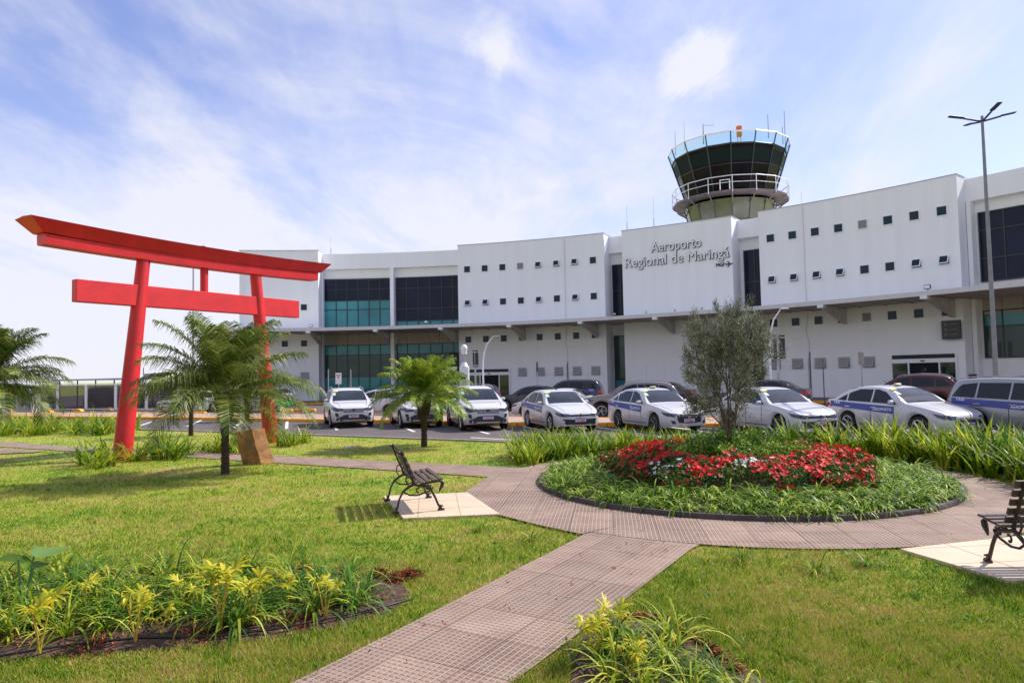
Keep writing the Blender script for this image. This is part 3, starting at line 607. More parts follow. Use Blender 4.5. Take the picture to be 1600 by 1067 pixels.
# ================= LAMPS, SIGNS =================
def lamp4(loc):
    o=empty('street_lamp',loc,R_(-12),'tall grey street lamp with four flat arms at the right','street lamp')
    b=MB(); b.tube([(0,0,0),(0,0,.4),(0,0,6),(0,0,10.75)],[.11,.085,.065,.045],12); b.tube([(0,0,0),(0,0,.06)],.22,12); b.build('pole',mat('dull_steel',(.22,.22,.23),.5,.4,var=.15,vs=6),o,smooth=50)
    for k in range(4):
        a=R_(90*k+5); d=Vector((cos(a),sin(a),0)); b=MB(); b.tube([(0,0,10.55),d*.3+Vector((0,0,10.62)),d*.62+Vector((0,0,10.70))],.035,8); arm=b.build('arm',DARK,o,smooth=50)
        c=MB(); c.bbox((0,0,0),(.52,.17,.045),.015); h=c.build('lamp_head',DARK,arm); h.location=d*.86+Vector((0,0,10.76)); h.rotation_euler=(0,-R_(10),a)
lamp4((16.95,24,.13))
def curved_lamp(x,yb,yt,Y,side,label,h_only=None):
    p=AT(x,yb,Y); zt=AT(x,yt,Y).z; o=empty('street_lamp',(p.x,Y,.13),0,label,'street lamp')
    b=MB(); ht=zt-.13; b.tube([(0,0,0),(0,0,ht*.6),(side*.06,0,ht*.75),(side*.25,0,ht*.9),(side*.6,0,ht)],[.06,.05,.045,.04,.03],10); b.build('pole',WPAINT,o,smooth=50)
    b=MB(); b.bbox((side*.78,0,ht+.03),(.42,.16,.07),.02); b.build('lamp_head',GALV,o)
curved_lamp(755,600,527,39,1,'white curved lamp post in front of the left entrance')
curved_lamp(1203,560,484,33,1,'curved lamp post behind the olive tree')
p=AT(302,470,45); zt=AT(302,388,45).z; o=empty('street_lamp',(p.x,45,.0),0,'slim grey double lamp post seen behind the torii gate','street lamp')
b=MB(); b.tube([(0,0,0),(0,0,zt)],[.08,.05],10); b.build('pole',GALV,o,smooth=50)
for s in(-1,1):
    b=MB(); b.tube([(0,0,zt),(s*.35,0,zt+.08)],.03,6); b.bbox((s*.55,0,zt+.1),(.45,.2,.07),.02); b.build('lamp_head',DARK,o)
def pole_thing(name,x,yt,Y,label,cat,r=.03,z0=.1,m=GALV,yb=None,build=None):
    q=AT(x,yt,Y); o=empty(name,(q.x,Y,z0),0,label,cat); b=MB(); b.tube([(0,0,0),(0,0,q.z-z0)],r,8); b.build('post',m,o,smooth=50)
    if build: build(o,q.z-z0)
    return o
def yield_(o,z):
    b=MB(); b.bbox((0,-.05,z-.33),(.36,.03,.68),.01); b.build('sign_plate',WFRAME,o)
    b=MB(); vs,fs=plate([(-.14,.12),(.14,.12),(0,-.13)],[[(-.075,.085),(.075,.085),(0,-.055)]],.006); b.add([(x,-.07-z_,z-.2+y) for x,y,z_ in vs],fs); b.build('sign_triangle',mat('sign_red',(.6,.02,.03),.5),o)
pole_thing('yield_sign',529,583,42,'small white sign with red inverted triangle in front of the glass bay','sign',build=yield_)
pole_thing('pole',513,577,44,'thin grey pole left of the red triangle sign','pole'); pole_thing('pole',548,577,44,'thin grey pole right of the red triangle sign','pole')
def sideboard(o,z):
    b=MB(); b.bbox((0,0,z-.28),(.09,.32,.6),.01); b.build('sign_plate',DARK,o)
pole_thing('parking_sign',839,566,41,'narrow edge-on sign on a thin post left of the grey louvred windows','sign',build=sideboard)
pole_thing('parking_sign',1345,550,33,'narrow edge-on sign on a post left of the right entrance','sign',build=lambda o,z:MB().bbox((0,0,z-.3),(.14,.3,.62),.01).build('sign_plate',CONC,o))
pole_thing('pole',1010,570,40,'thin grey pole in front of the blank lettering wall','pole',.02); pole_thing('pole',887,565,44,'short dark pole by the wall below the cable','pole',m=DARK)
pole_thing('pole',1265,550,37,'thin black pole near the wall right of the olive tree','pole',.035,m=DARK); pole_thing('pole',1285.5,560,34.8,'thin brown pole on the yellow kerb right of the olive tree','pole',.03,m=mat('brown_steel',(.16,.12,.12),.5))
def board2(o,z):
    for x in(-.22,.22):
        b=MB(); b.bbox((x if x>0 else -.14,-.02,z-.62),(.26 if x>0 else .12,.08,1.15),.01); p_=b.build('sign_board',mat('sign_black',(.02,.018,.02),.35),o)
        c=MB()
        for k in(-.45,.45): c.box((x if x>0 else -.14,-.064,z-.62+k),((.26 if x>0 else .12),.01,.03))
        c.build('sign_stripe',WPAINT,p_)
pole_thing('totem_sign',1214,522,33,'tall dark double-panel sign on a grey post right of the olive tree','sign',.07,build=board2)
def board3(o,z):
    b=MB(); b.bbox((.10,-.02,z-.5),(.2,.08,.98),.01); b.bbox((-.09,-.02,z-.5),(.09,.08,.98),.01); b.build('sign_board',mat('sign_black',(.02,.018,.02),.35),o)
    c=MB(); c.box((.02,-.064,z-.12),(.36,.01,.03)); c.box((.02,-.064,z-.9),(.36,.01,.03)); c.build('sign_stripe',WPAINT,o)
pole_thing('totem_sign',742,547,40,'tall dark panel sign on a post beside the white camera totem','sign',.055,build=board3)
# camera totem
q=AT(725,538,38); o=empty('security_totem',(q.x,38,.1),0,'white security totem with camera dome and round emblem left of the entrance','security totem')
b=MB(); b.bbox((0,0,1.35),(.52,.42,2.1),.05); b.tube([(.0,0,2.38),(.0,0,2.62)],[.24,.12],16); b.build('cabinet',WPAINT,o)
b=MB(); b.bbox((-.05,-.215,1.75),(.26,.02,.17),.005); b.tube([(-.05,-.2,1.95),(-.05,-.235,1.95)],.05,12); b.build('screen',BLACK,o)
vs,fs=plate(circ(0,0,.14,20),[circ(0,0,.11,20)],.01); b=MB(); b.add([(x-.05,-.217-z,1.42+y) for x,y,z in vs],fs); vs,fs=plate([(-.07,.06),(0,.08),(.07,.06),(.05,-.03),(0,-.09),(-.05,-.03)],[],.01); b.add([(x-.05,-.217-z,1.42+y) for x,y,z in vs],fs); b.build('emblem',mat('emblem_grey',(.25,.22,.25),.5),o)
b=MB(); b.tube([(.03,0,2.4),(.03,0,3.05)],.04,10); b.build('mast',GALV,o)
b=MB(); b.lathe([(.01,3.62),(.12,3.58),(.185,3.47),(.19,3.36),(.16,3.3),(.16,3.08),(.01,3.05)],20); b.build('camera_dome',WPAINT,o,smooth=60)
# manhole lid
for px,py,lab in((548,700,'small round pale concrete lid in the lawn by the small palm'),):
    x,y=G(px,py); b=MB(); b.lathe([(.01,.035),(.15,.035),(.17,.02),(.17,0)],24,(x,y,0)); tag(b.build('drain_lid',mat('pale_concrete',(.45,.42,.38),.9)),lab,'drain lid')
# stone
o=empty('memorial_stone',(-6.02,16.35,0),R_(8),'brown rough stone block leaning beside the big palm','stone')
STN=mat('brown_sandstone',(.30,.15,.055),.9,var=.45,vs=4,bump=.9,bs=12)
b=MB(); vs=[]; 
prof=[(-.38,-.12),(.06,-.22),(.30,.02),(-.1,.2)]
nz=7
for k in range(nz+1):
    f=k/nz; sh=-.20*f
    for (x,y) in prof:
        top=.0 if x>0 else -.03
        vs.append((x*(1-.1*f*0)+sh+rnd.uniform(-.008,.008)+(x>-.2)*(-.03*f),y+rnd.uniform(-.008,.008),f*(.80+top)+( .04 if (f==1 and x>0) else 0)))
fs=[(3,2,1,0),tuple(4*nz+i for i in range(4))]
for k in range(nz):
    for i in range(4): j=(i+1)%4; fs.append((4*k+i,4*k+j,4*k+4+j,4*k+4+i))
b.add(vs,fs); b.build('stone_block',STN,o)
o2=MB().bbox((.02,-.2,.0),(.16,.012,.22),.004); q=o2.build('plaque',mat('stone_plaque',(.20,.12,.06),.6),o,loc=(-.2,.01,.5),rz=R_(-12)); 
# ================= BENCHES =================
IRON=mat('black_iron',(.035,.022,.020),.5,var=.3,vs=12); SLAT=mat('brown_slats',(.085,.05,.045),.6,var=.3,vs=9,bump=.3,bs=40)
def bench(loc,rz,length,label,sx=.80):
    # local: bench faces +Y? -> faces +X, axis along Y
    o=empty('park_bench',loc,rz,label,'bench'); o.scale=(sx,1,1)
    L2=length/2
    for s in(-1,1):
        y=s*(L2-.06)
        def P(pts): return [(x,y,z) for x,z in pts]
        b=MB()
        b.tube(P([(-.47,.02),(-.43,.10),(-.40,.20),(-.33,.31),(-.22,.37),(-.14,.40)]),[.028,.020,.018,.019,.022,.022],8)  # rear leg
        b.tube(P([(.36,.02),(.30,.10),(.25,.20),(.18,.30),(.10,.36),(-.02,.37),(-.14,.40)]),[.030,.020,.020,.020,.022,.018,.02],8) # front leg
        b.tube(P([(-.14,.40),(-.17,.50),(-.24,.62),(-.31,.76),(-.36,.86),(-.41,.88)]),[.022,.02,.018,.017,.018,.02],8) # back upright
        b.tube(P([(-.16,.41),(-.05,.38),(.08,.405),(.22,.42),(.33,.43),(.40,.41)]),[.018]*6,8) # seat rail
        b.tube(P([(.40,.41),(.385,.36),(.35,.31),(.33,.27)]),[.03,.034,.022,.010],8) # front scroll
        for cx_,cz,r_,t0,t1 in((.12,.335,.055,0,5.2),(-.06,.30,.05,1.0,5.9),(.20,.345,.04,2,7)):
            b.tube(P([(cx_+r_*(1-.09*k)*cos(t0+(t1-t0)*k/9),cz+r_*(1-.09*k)*sin(t0+(t1-t0)*k/9)) for k in range(10)]),.012,6)
        b.tube(P([(-.33,.31),(-.22,.25),(-.08,.24),(.06,.27),(.18,.30)]),.013,6)
        b.tube(P([(-.22,.37),(-.28,.45),(-.27,.54),(-.21,.56)]),.012,6)
        for x in(-.47,.36): b.tube(P([(x-.06,.012),(x+.06,.012)]),.02,8); b.tube(P([(x+.01,.06),(x+.015,.075)]),.032,8)
        b.build('end_frame',IRON,o,smooth=60)
    for i,(x,z,t) in enumerate([(-.10,.425,4),(.01,.412,-2),(.12,.425,-3),(.23,.44,-3),(.345,.45,-2)]):
        b=MB(); b.bbox((0,0,0),(.085,length+.02,.026),.006); b.build('seat_slat',SLAT,o,loc=(x,0,z+.012),rot=(0,R_(t),0))
    for i,(x,z) in enumerate([(-.155,.50),(-.205,.59),(-.255,.68),(-.305,.77),(-.36,.86)]):
        b=MB(); b.bbox((0,0,0),(.026,length+.02,.075),.006); b.build('back_slat',SLAT,o,loc=(x+.03,0,z),rot=(0,R_(-27),0))
    return o
# bench left : axis near->far
bench((-1.52,10.56,.034),math.atan2(.30,1.0)*1.0,1.20,'brown slatted iron bench on cream tiles beside the lawn, left of the flower bed')
bench((5.42,6.62,.034),R_(90-2),1.55,'brown slatted iron bench cut by the right edge of the photo')
# ================= CARS =================
def herm(pts,x):
    n=len(pts); X=[p[0] for p in pts]; Y=[p[1] for p in pts]
    if x<=X[0]: return Y[0]
    if x>=X[-1]: return Y[-1]
    d=[(Y[i+1]-Y[i])/(X[i+1]-X[i]) for i in range(n-1)]; m_=[d[0]]+[0 if d[i-1]*d[i]<=0 else 2*d[i-1]*d[i]/(d[i-1]+d[i]) for i in range(1,n-1)]+[d[-1]]
    i=max(k for k in range(n-1) if X[k]<=x); h_=X[i+1]-X[i]; t=(x-X[i])/h_
    return Y[i]*(2*t**3-3*t*t+1)+h_*m_[i]*(t**3-2*t*t+t)+Y[i+1]*(-2*t**3+3*t*t)+h_*m_[i+1]*(t**3-t*t)
PAINT={}
def paint(name,c,metal=.0,dirt=(.40,.34,.31)):
    if name in MC: return MC[name]
    M=mat(name,c,.28,metal,coat=.6,spec=.5); t=M.node_tree; B=t.nodes['Principled BSDF']; L=t.links.new
    tcn=t.nodes.new('ShaderNodeTexCoord'); s=t.nodes.new('ShaderNodeSeparateXYZ'); L(tcn.outputs['Object'],s.inputs[0]); n=t.nodes.new('ShaderNodeTexNoise'); n.inputs['Scale'].default_value=2.5; n.inputs['Detail'].default_value=5; L(tcn.outputs['Object'],n.inputs[0])
    mr=t.nodes.new('ShaderNodeMapRange'); mr.inputs[1].default_value=.95; mr.inputs[2].default_value=.15; L(s.outputs[2],mr.inputs[0]); mu=t.nodes.new('ShaderNodeMath'); mu.operation='MULTIPLY'; L(mr.outputs[0],mu.inputs[0]); L(n.outputs[0],mu.inputs[1])
    mx=t.nodes.new('ShaderNodeMixRGB'); L(mu.outputs[0],mx.inputs[0]); mx.inputs[1].default_value=(*c,1); mx.inputs[2].default_value=(*dirt,1); L(mx.outputs[0],B.inputs['Base Color']); return M
PW=paint('white_car_paint',(.60,.60,.63),dirt=(.27,.23,.21)); PS=paint('silver_car_paint',(.33,.335,.35),.3,(.16,.14,.13)); PGY=paint('grey_brown_car_paint',(.22,.20,.19),.4,(.2,.15,.13)); PDK=paint('dark_car_paint',(.018,.02,.03),.1,(.05,.04,.04)); PMR=paint('maroon_car_paint',(.07,.008,.014),.2,(.08,.04,.04)); PGR=paint('graphite_car_paint',(.05,.055,.06),.3,(.08,.07,.07))
CGL=mat('car_glass',(.008,.012,.015),.04,spec=.45); CWS=mat('windscreen_glass',(.03,.038,.048),.05,spec=.4,var=.6,vs=1.6); TYRE=mat('tyre_rubber',(.018,.017,.017),.85); RIM=mat('alloy_rim',(.42,.42,.43),.3,.8); RIMD=mat('black_rim',(.02,.02,.022),.5)
CHR=mat('chrome',(.7,.7,.72),.15,1.0); HL=mat('headlamp_glass',(.06,.07,.10),.08,.2,var=.9,vs=9,spec=.5); TLR=mat('tail_lamp',(.45,.01,.015),.15); BLUE=mat('taxi_blue',(.04,.06,.28),.4); PLT=mat('number_plate',(.72,.66,.68),.5); PLB=mat('plate_blue',(.02,.03,.25),.5); PLR=mat('plate_red',(.55,.08,.09),.5); CLAD=mat('grey_cladding',(.035,.035,.038),.65)
SPEC={
'sedan':dict(L=4.45,W=1.74,H=1.47,fo=.85,wb=2.58,r=.315,top=[(0,.60),(.05,.68),(.25,.78),(.7,.89),(1.18,.965),(1.26,.985),(1.6,1.20),(2.0,1.39),(2.35,1.455),(2.7,1.47),(3.1,1.44),(3.45,1.35),(3.75,1.18),(3.98,1.07),(4.2,1.05),(4.38,1.02),(4.45,.78)],
   belt=[(0,.54),(.6,.74),(1.2,.88),(2.4,.92),(3.6,.98),(4.2,.98),(4.45,.74)],cowl=1.28,rf=1.99,rr=3.25,rb=3.92,win=[(1.56,.93),(2.02,1.28),(2.3,1.36),(3.0,1.36),(3.35,1.25),(3.78,1.04)],wb0=.955,pil=[2.48,3.42]),
'suv':dict(L=4.40,W=1.82,H=1.64,fo=.88,wb=2.62,r=.345,top=[(0,.78),(.05,.86),(.3,.95),(.8,1.03),(1.15,1.06),(1.25,1.09),(1.6,1.33),(1.95,1.52),(2.3,1.60),(2.8,1.635),(3.4,1.61),(3.8,1.56),(4.0,1.48),(4.2,1.25),(4.33,1.05),(4.40,.80)],
   belt=[(0,.70),(.6,.88),(1.2,.99),(2.4,1.03),(3.6,1.10),(4.1,1.10),(4.4,.78)],cowl=1.27,rf=1.93,rr=3.98,rb=4.24,win=[(1.52,1.05),(1.95,1.38),(2.3,1.49),(3.2,1.49),(3.7,1.42),(4.0,1.22)],wb0=1.07,pil=[2.50,3.42]),
'hatch':dict(L=4.1,W=1.77,H=1.57,fo=.82,wb=2.53,r=.33,top=[(0,.74),(.05,.82),(.3,.90),(.75,.98),(1.1,1.02),(1.2,1.05),(1.55,1.28),(1.9,1.46),(2.3,1.54),(2.8,1.57),(3.3,1.53),(3.65,1.46),(3.85,1.33),(4.0,1.08),(4.1,.78)],
   belt=[(0,.66),(.6,.82),(1.2,.95),(2.4,1.0),(3.4,1.06),(3.8,1.06),(4.1,.76)],cowl=1.22,rf=1.88,rr=3.64,rb=3.95,win=[(1.48,1.02),(1.9,1.34),(2.3,1.43),(3.0,1.43),(3.4,1.34),(3.62,1.2)],wb0=1.03,pil=[2.42,3.25]),
}
SPEC['wagon']=dict(SPEC['suv'],L=4.45,H=1.68,W=1.8,fo=.82,top=[(0,.80),(.05,.88),(.3,.96),(.8,1.03),(1.15,1.06),(1.22,1.09),(1.5,1.33),(1.8,1.55),(2.1,1.645),(2.8,1.68),(3.6,1.665),(4.05,1.62),(4.2,1.52),(4.32,1.25),(4.40,1.05),(4.45,.80)],win=[(1.45,1.05),(1.85,1.40),(2.2,1.53),(3.4,1.53),(3.9,1.48),(4.12,1.16)],rf=1.78,rr=4.12,rb=4.34,pil=[2.45,3.38])
def tyre_mesh(r,rimr,style):
    b=MB(); w_=.105
    b.lathe([(rimr,-w_*.8),(r*.93,-w_),(r*.985,-w_*.8),(r,-w_*.5),(r,w_*.5),(r*.985,w_*.8),(r*.93,w_),(rimr,w_*.8)],28,axis='y'); t=b.build('wheel',TYRE,smooth=60)
    c=MB(); c.lathe([(rimr*1.01,-w_*.8),(rimr*.9,-w_*.85),(rimr*.86,-w_*.3)],24,axis='y')
    n=5 if style!='ten' else 10
    for k in range(n):
        a=2*pi*k/n
        for da in ((-.14,.14) if n==5 else (0,)):
            p0=Vector((.04*cos(a),-w_*.62,.04*sin(a))); p1=Vector((rimr*.93*cos(a+da),-w_*.78,rimr*.93*sin(a+da))); c.tube([p0,p1],[.022,.02],4)
    c.tube([(0,-w_*.78,0),(0,-w_*.4,0)],.05,10)
    c.lathe([(.0,-w_*.1),(rimr,-w_*.1)],20,axis='y',mi=1)
    ro=c.build('rim',[RIM if style!='black' else mat('dark_alloy',(.16,.16,.17),.35,.7),RIMD],smooth=30)
    return t,ro
def make_car(spec,loc,head,pm,label,scale=1,style='plain',group=None,detail=True,wheel='five',name='parked_car',cat='car',plate_txt='TAX1B23'):
    sp=SPEC[spec]; L,W,fo,wb,r=sp['L'],sp['W'],sp['fo'],sp['wb'],sp['r']; cx_=fo+wb/2
    o=empty(name,loc,head,label,cat,group); o.scale=(scale,)*3
    xs=set(np.linspace(0,L,46).round(3)); ra=r+.055
    for xc in(fo,fo+wb):
        for k in range(-8,9): xs.add(round(xc+ra*sin(k/8*pi/2)*.9999,3))
    xs|={.03,.09,round(L-.03,3),round(L-.09,3)}
    xs=sorted(xs); xs=[x for i,x in enumerate(xs) if i==0 or x-xs[i-1]>.008]
    plan=[(0,.66),(.05,.76),(.15,.86),(.35,.945),(.7,.985),(1.2,1),(L-1.2,1),(L-.6,.985),(L-.25,.94),(L-.08,.87),(L,.74)]
    gc=.19 if spec=='sedan' else .23
    secs=[]
    for x in xs:
        w_=W/2*herm(plan,x); zt=herm(sp['top'],x); zb=min(herm(sp['belt'],x),zt-.035); zl=gc+.05*max(0,1-x/.3)+.08*max(0,1-(L-x)/.3)
        for xc in(fo,fo+wb):
            d=abs(x-xc)
            if d<ra: zl=max(zl,r+math.sqrt(ra*ra-d*d))
        hc=max(0,zt-zb); k=.36*max(0,min(1,(hc-.12)/.3)); yr=w_*.955-k*hc; re=min(.07,hc*.5)
        h=zb-zl
        pts=[(w_*.93,zl),(w_*.985,zl+.22*h),(w_,zl+.5*h),(w_*.985,zl+.8*h),(w_*.96,zb)]
        for f in(.33,.66): pts.append((w_*.955+(yr-w_*.955)*f,zb+(zt-re-zb)*f))
        pts+= [(yr,zt-re),(yr-.05*min(1,hc*4),zt-re*.35),(yr*.72,zt-re*.12),(yr*.38,zt-.0),(0,zt+.004)]
        secs.append((x,pts))
    b=MB(); vs=[];fs=[]; n=len(secs[0][1]); m2=2*n-1
    for x,pts in secs:
        X=cx_-x
        row=[(X,-y,z) for y,z in pts]+[(X,y,z) for y,z in pts[-2::-1]]; vs+=row
    for i in range(len(secs)-1):
        for k in range(m2-1): fs.append((i*m2+k,i*m2+k+1,(i+1)*m2+k+1,(i+1)*m2+k))
    fs.append(tuple(range(m2-1,-1,-1))); fs.append(tuple((len(secs)-1)*m2+k for k in range(m2)))
    b.add(vs,fs); body=b.build('body',pm,o,smooth=38)
    bvh=BVHTree.FromPolygons([Vector(v) for v in vs],fs)
    def hit(axis,u,v,s=1):
        if axis=='side': p,d=Vector((u,3*s,v)),Vector((0,-s,0))
        elif axis=='front': p,d=Vector((5,u,v)),Vector((-1,0,0))
        elif axis=='rear': p,d=Vector((-5,u,v)),Vector((1,0,0))
        else: p,d=Vector((u,v,5)),Vector((0,0,-1))
        h_,nn,_,_=bvh.ray_cast(p,d)
        if h_ is None: return None
        if nn.dot(d)>0: nn=-nn
        return h_+(nn*.6-d*.4).normalized()*OFFS[0]
    OFFS=[.006]
    def patch(b,poly,axis,s=1,nx=10,nz=4,mi=0,offs=.006):
        OFFS[0]=offs; ux=[p[0] for p in poly]; u0,u1=min(ux),max(ux); U=sorted(set([u0+(u1-u0)*(i/nx) for i in range(nx+1)]+[round(q,4) for q in ux])); U=[u for i,u in enumerate(U) if i==0 or u-U[i-1]>.002]; g=[]
        for u in U:
            uu=min(max(u,u0+1e-4),u1-1e-4); c=[]
            for i in range(len(poly)):
                p,q=poly[i],poly[(i+1)%len(poly)]
                if (p[0]-uu)*(q[0]-uu)<0: c.append(p[1]+(uu-p[0])/(q[0]-p[0])*(q[1]-p[1]))
            if len(c)<2: continue
            lo,hi=min(c),max(c); g.append([hit(axis,uu,lo+(hi-lo)*j/nz,s) for j in range(nz+1)])
        base=len(b.v); ok={}
        for i,row in enumerate(g):
            for j,p in enumerate(row):
                if p is not None: ok[(i,j)]=len(b.v); b.v.append(tuple(p))
        for i in range(len(g)-1):
            for j in range(nz):
                q=[(i,j),(i+1,j),(i+1,j+1),(i,j+1)]
                if all(k in ok for k in q): b.f.append(tuple(ok[k] for k in q)); b.m.append(mi)
        return b
    def X(x): return cx_-x
    # windscreen, rear glass
    for nm,xa,xb,m_ in(('windscreen',sp['cowl'],sp['rf'],CWS),('rear_window',sp['rb'],sp['rr'],CGL)):
        ya=W/2*.80; za,zb_=herm(sp['top'],xa),herm(sp['top'],xb); ybb=W/2*.955-.36*(zb_-herm(sp['belt'],xb))-.05
        q=MB(); patch(q,[(X(xa),-ya),(X(xb),-ybb),(X(xb),ybb),(X(xa),ya)],'top',nx=14,nz=10,offs=.008); ws=q.build(nm,m_,o,smooth=True)
        if nm=='windscreen' and detail:
            q=MB(); xq=xb+(xa-xb)*.13; patch(q,[(X(xb+.01),-ybb+.02),(X(xq),-ybb+.0),(X(xq),-ybb+.2),(X(xb+.01),-ybb+.2)],'top',nx=2,nz=2,offs=.014); q.build('sticker',mat('yellow_sticker',(.75,.62,.06),.6),ws)
            q=MB(); x1_,x2_=xb+(xa-xb)*.22,xb+(xa-xb)*.5; patch(q,[(X(x1_),-ybb-.03),(X(x2_),-ybb-.06),(X(x2_),-ybb+.08),(X(x1_),-ybb+.08)],'top',nx=2,nz=2,offs=.014); q.build('sticker',mat('pale_sticker',(.45,.62,.58),.6),ws)
    # side windows
    wl=sp['win']; zb0=sp['wb0']; pil=sp['pil']
    def upz(x): return float(np.interp(x,[p[0] for p in wl],[p[1] for p in wl]))
    xs0=[wl[0][0]]+pil+[wl[-1][0]]
    for s in(-1,1):
        for i in range(len(xs0)-1):
            x0,x1=xs0[i]+(.03 if i else 0),xs0[i+1]-(.03 if i<len(xs0)-2 else 0)
            if x1-x0<.15: continue
            inner=[p for p in wl if x0<p[0]<x1]; q0,q1=zb0+(x0-2)*.03,zb0+(x1-2)*.03
            poly=[(X(x0),q0)]+[(X(x0),max(upz(x0),q0+.003))]+[(X(p[0]),p[1]) for p in inner]+[(X(x1),max(upz(x1),q1+.003)),(X(x1),q1)]
            q=MB(); patch(q,poly,'side',s,nx=8,nz=4); q.build('side_window',CGL,o,smooth=True)
        # gaps between doors and sill
        q=MB()
        for xx,z0,z1 in((wl[0][0]+.08,gc+.13,zb0-.02),(pil[0],gc+.13,1.0),(pil[1]+.12,max(gc+.13,r*1.9),zb0+.03)):
            patch(q,[(X(xx)-.011,z0),(X(xx)+.011,z0),(X(xx)+.011,z1),(X(xx)-.011,z1)],'side',s,nx=1,nz=6,offs=.003)
        patch(q,[(X(fo+ra+.1),gc+.10),(X(fo+ra+.1),gc+.125),(X(fo+wb-ra-.1),gc+.125),(X(fo+wb-ra-.1),gc+.10)],'side',s,nx=8,nz=1,offs=.003)
        q.build('door_gap',BLACK,o)
        for xx in(pil[0]-.12,pil[1]-.06):
            p=hit('side',X(xx),zb0-.13,s); q=MB(); q.bbox(p+Vector((0,s*.015,0)),(.20,.035,.032),.01); q.build('door_handle',pm if style!='plain' else CHR,o)
        # mirror
        p=hit('side',X(wl[0][0]+.12),zb0+.02,s); q=MB(); q.bbox(p+Vector((.02,s*.12,.03)),(.11,.20,.135),.04); q.tube([p,p+Vector((.02,s*.08,.0))],.03,6); q.build('mirror',pm,o,smooth=40)
        q=MB(); q.add([ (p+Vector((-.037,s*.12+dy,.03+dz))) for dy,dz in((-.08,-.05),(.08,-.05),(.08,.05),(-.08,.05))],[(0,1,2,3)]); q.build('mirror_glass',CGL,o)
        if spec!='sedan' or style=='cladding':
            for xc in(fo,fo+wb):
                q=MB(); OFFS[0]=.008; g=[]
                for k in range(17):
                    t=pi*(k/16)*1.06-.03*pi; row=[]
                    for rr_ in(ra+.004,ra+.06): row.append(hit('side',X(xc)+rr_*cos(t),max(r+rr_*sin(t),gc+.02),s))
                    g.append(row)
                for k in range(16):
                    if all(g[k])and all(g[k+1]): q.add([g[k][0],g[k+1][0],g[k+1][1],g[k][1]],[(0,1,2,3)])
                if q.f: q.build('arch_trim',CLAD,o)
        if spec in('suv','wagon'):
            q=MB(); zr=[ (X(x),s*(W/2*.955-.36*(herm(sp['top'],x)-herm(sp['belt'],x))-.02),herm(sp['top'],x)+(.0 if x in(1.95,3.95) else .035)) for x in(1.95,2.15,2.8,3.4,3.75,3.95)]; q.tube(zr,.018,6); q.build('roof_rail',GALV if style!='black' else BLACK,o)
        # blue band
        if style in('taxi','cobalt','bigmouth_taxi'):
            q=MB(); patch(q,[(X(wl[0][0]+.1),zb0-.30),(X(wl[0][0]+.1),zb0-.085),(X(L-.32),zb0+.03),(X(L-.32),zb0-.14)],'side',s,nx=24,nz=3,offs=.005); st=q.build('blue_band',BLUE,o,smooth=True)
            q=MB(); OFFS[0]=.010
            for txt,xc,sz,dz in(('AEROPORTO',2.05,.115,-.215),('TAXI',L-.62,.125,-.055)):
                vs_,fs_=text_mesh(txt,sz,0,.002,'CENTER')
                pp=[hit('side',X(xc)+(v[0] if s<0 else -v[0]),zb0+dz+v[1],s) for v in vs_]
                if all(p is not None for p in pp): q.add(pp,fs_)
            q.build('band_lettering',WFRAME,st)
    # underbody
    q=MB(); q.box((X(L/2),0,gc+.17),(L-.35,W*.80,.26)); q.box((0,0,gc+.35),(wb-.75,W*.86,.4)); q.build('underbody',BLACK,o)
    # FRONT
    fw=W/2
    def FP(poly,nm,m_,nx=8,nz=3,par=None,offs=.007,axis='front'):
        q=MB(); patch(q,poly,axis,nx=nx,nz=nz,offs=offs); return q.build(nm,m_,par or o,smooth=True)
    ztop0=sp['top'][1][1]
    hz_=ztop0
    for s in(-1,1):
        def Q(pl): return [(s*a,b_) for a,b_ in pl]
        if spec=='sedan':
            FP(Q([(.40,hz_-.115),(.40,hz_-.03),(.62,hz_-.015),(.80,hz_+.03),(.79,hz_-.07),(.60,hz_-.13)]),'headlight',HL)
        else:
            FP(Q([(.42,hz_-.13),(.42,hz_-.05),(.70,hz_-.03),(.86,hz_-.01),(.86,hz_-.09),(.70,hz_-.17)]),'headlight',HL)
            FP(Q([(.60,hz_-.38),(.62,hz_-.24),(.74,hz_-.22),(.73,hz_-.34),(.68,hz_-.38)]),'vent',BLACK)
        zr0=.86 if spec=='sedan' else .95
        FP(Q([(.45,zr0-.06),(.45,zr0+.05),(.82,zr0+.07),(.83,zr0-.08)]),'tail_light',TLR,axis='rear')
        q=MB(); patch(q,[(X(L-.02),zr0-.07),(X(L-.02),zr0+.06),(X(L-.30),zr0+.05),(X(L-.22),zr0-.06)],'side',s,nx=5,nz=2,offs=.007); q.build('tail_light',TLR,o)
        q=MB(); patch(q,[(X(.10),hz_-.12),(X(.10),hz_-.02),(X(.40),hz_+.045),(X(.32),hz_-.06)],'side',s,nx=5,nz=2,offs=.007); q.build('headlight',HL,o)
    if style in('taxi','white') and spec=='sedan':
        gr_=FP([(-.40,hz_-.115),(-.40,hz_-.05),(.40,hz_-.05),(.40,hz_-.115)],'grille',BLACK,nz=2)
        FP([(-.60,.29),(-.64,.49),(-.5,.475),(0,.455),(.5,.475),(.64,.49),(.60,.29),(0,.275)],'lower_grille',BLACK,nx=16,nz=5)
        FP([(-.70,.245),(-.70,.262),(.70,.262),(.70,.245)],'trim_strip',CHR,nz=1,offs=.012)
        p=hit('front',0,hz_-.08); q=MB(); q.tube([p,p+Vector((.015,0,0))],.062,18,cap=True); q.tube([p+Vector((.015,0,0)),p+Vector((.02,0,0))],.048,18,mi=1); q.build('emblem',[CHR,DARK],gr_)
    elif style in('bigmouth','bigmouth_taxi'):
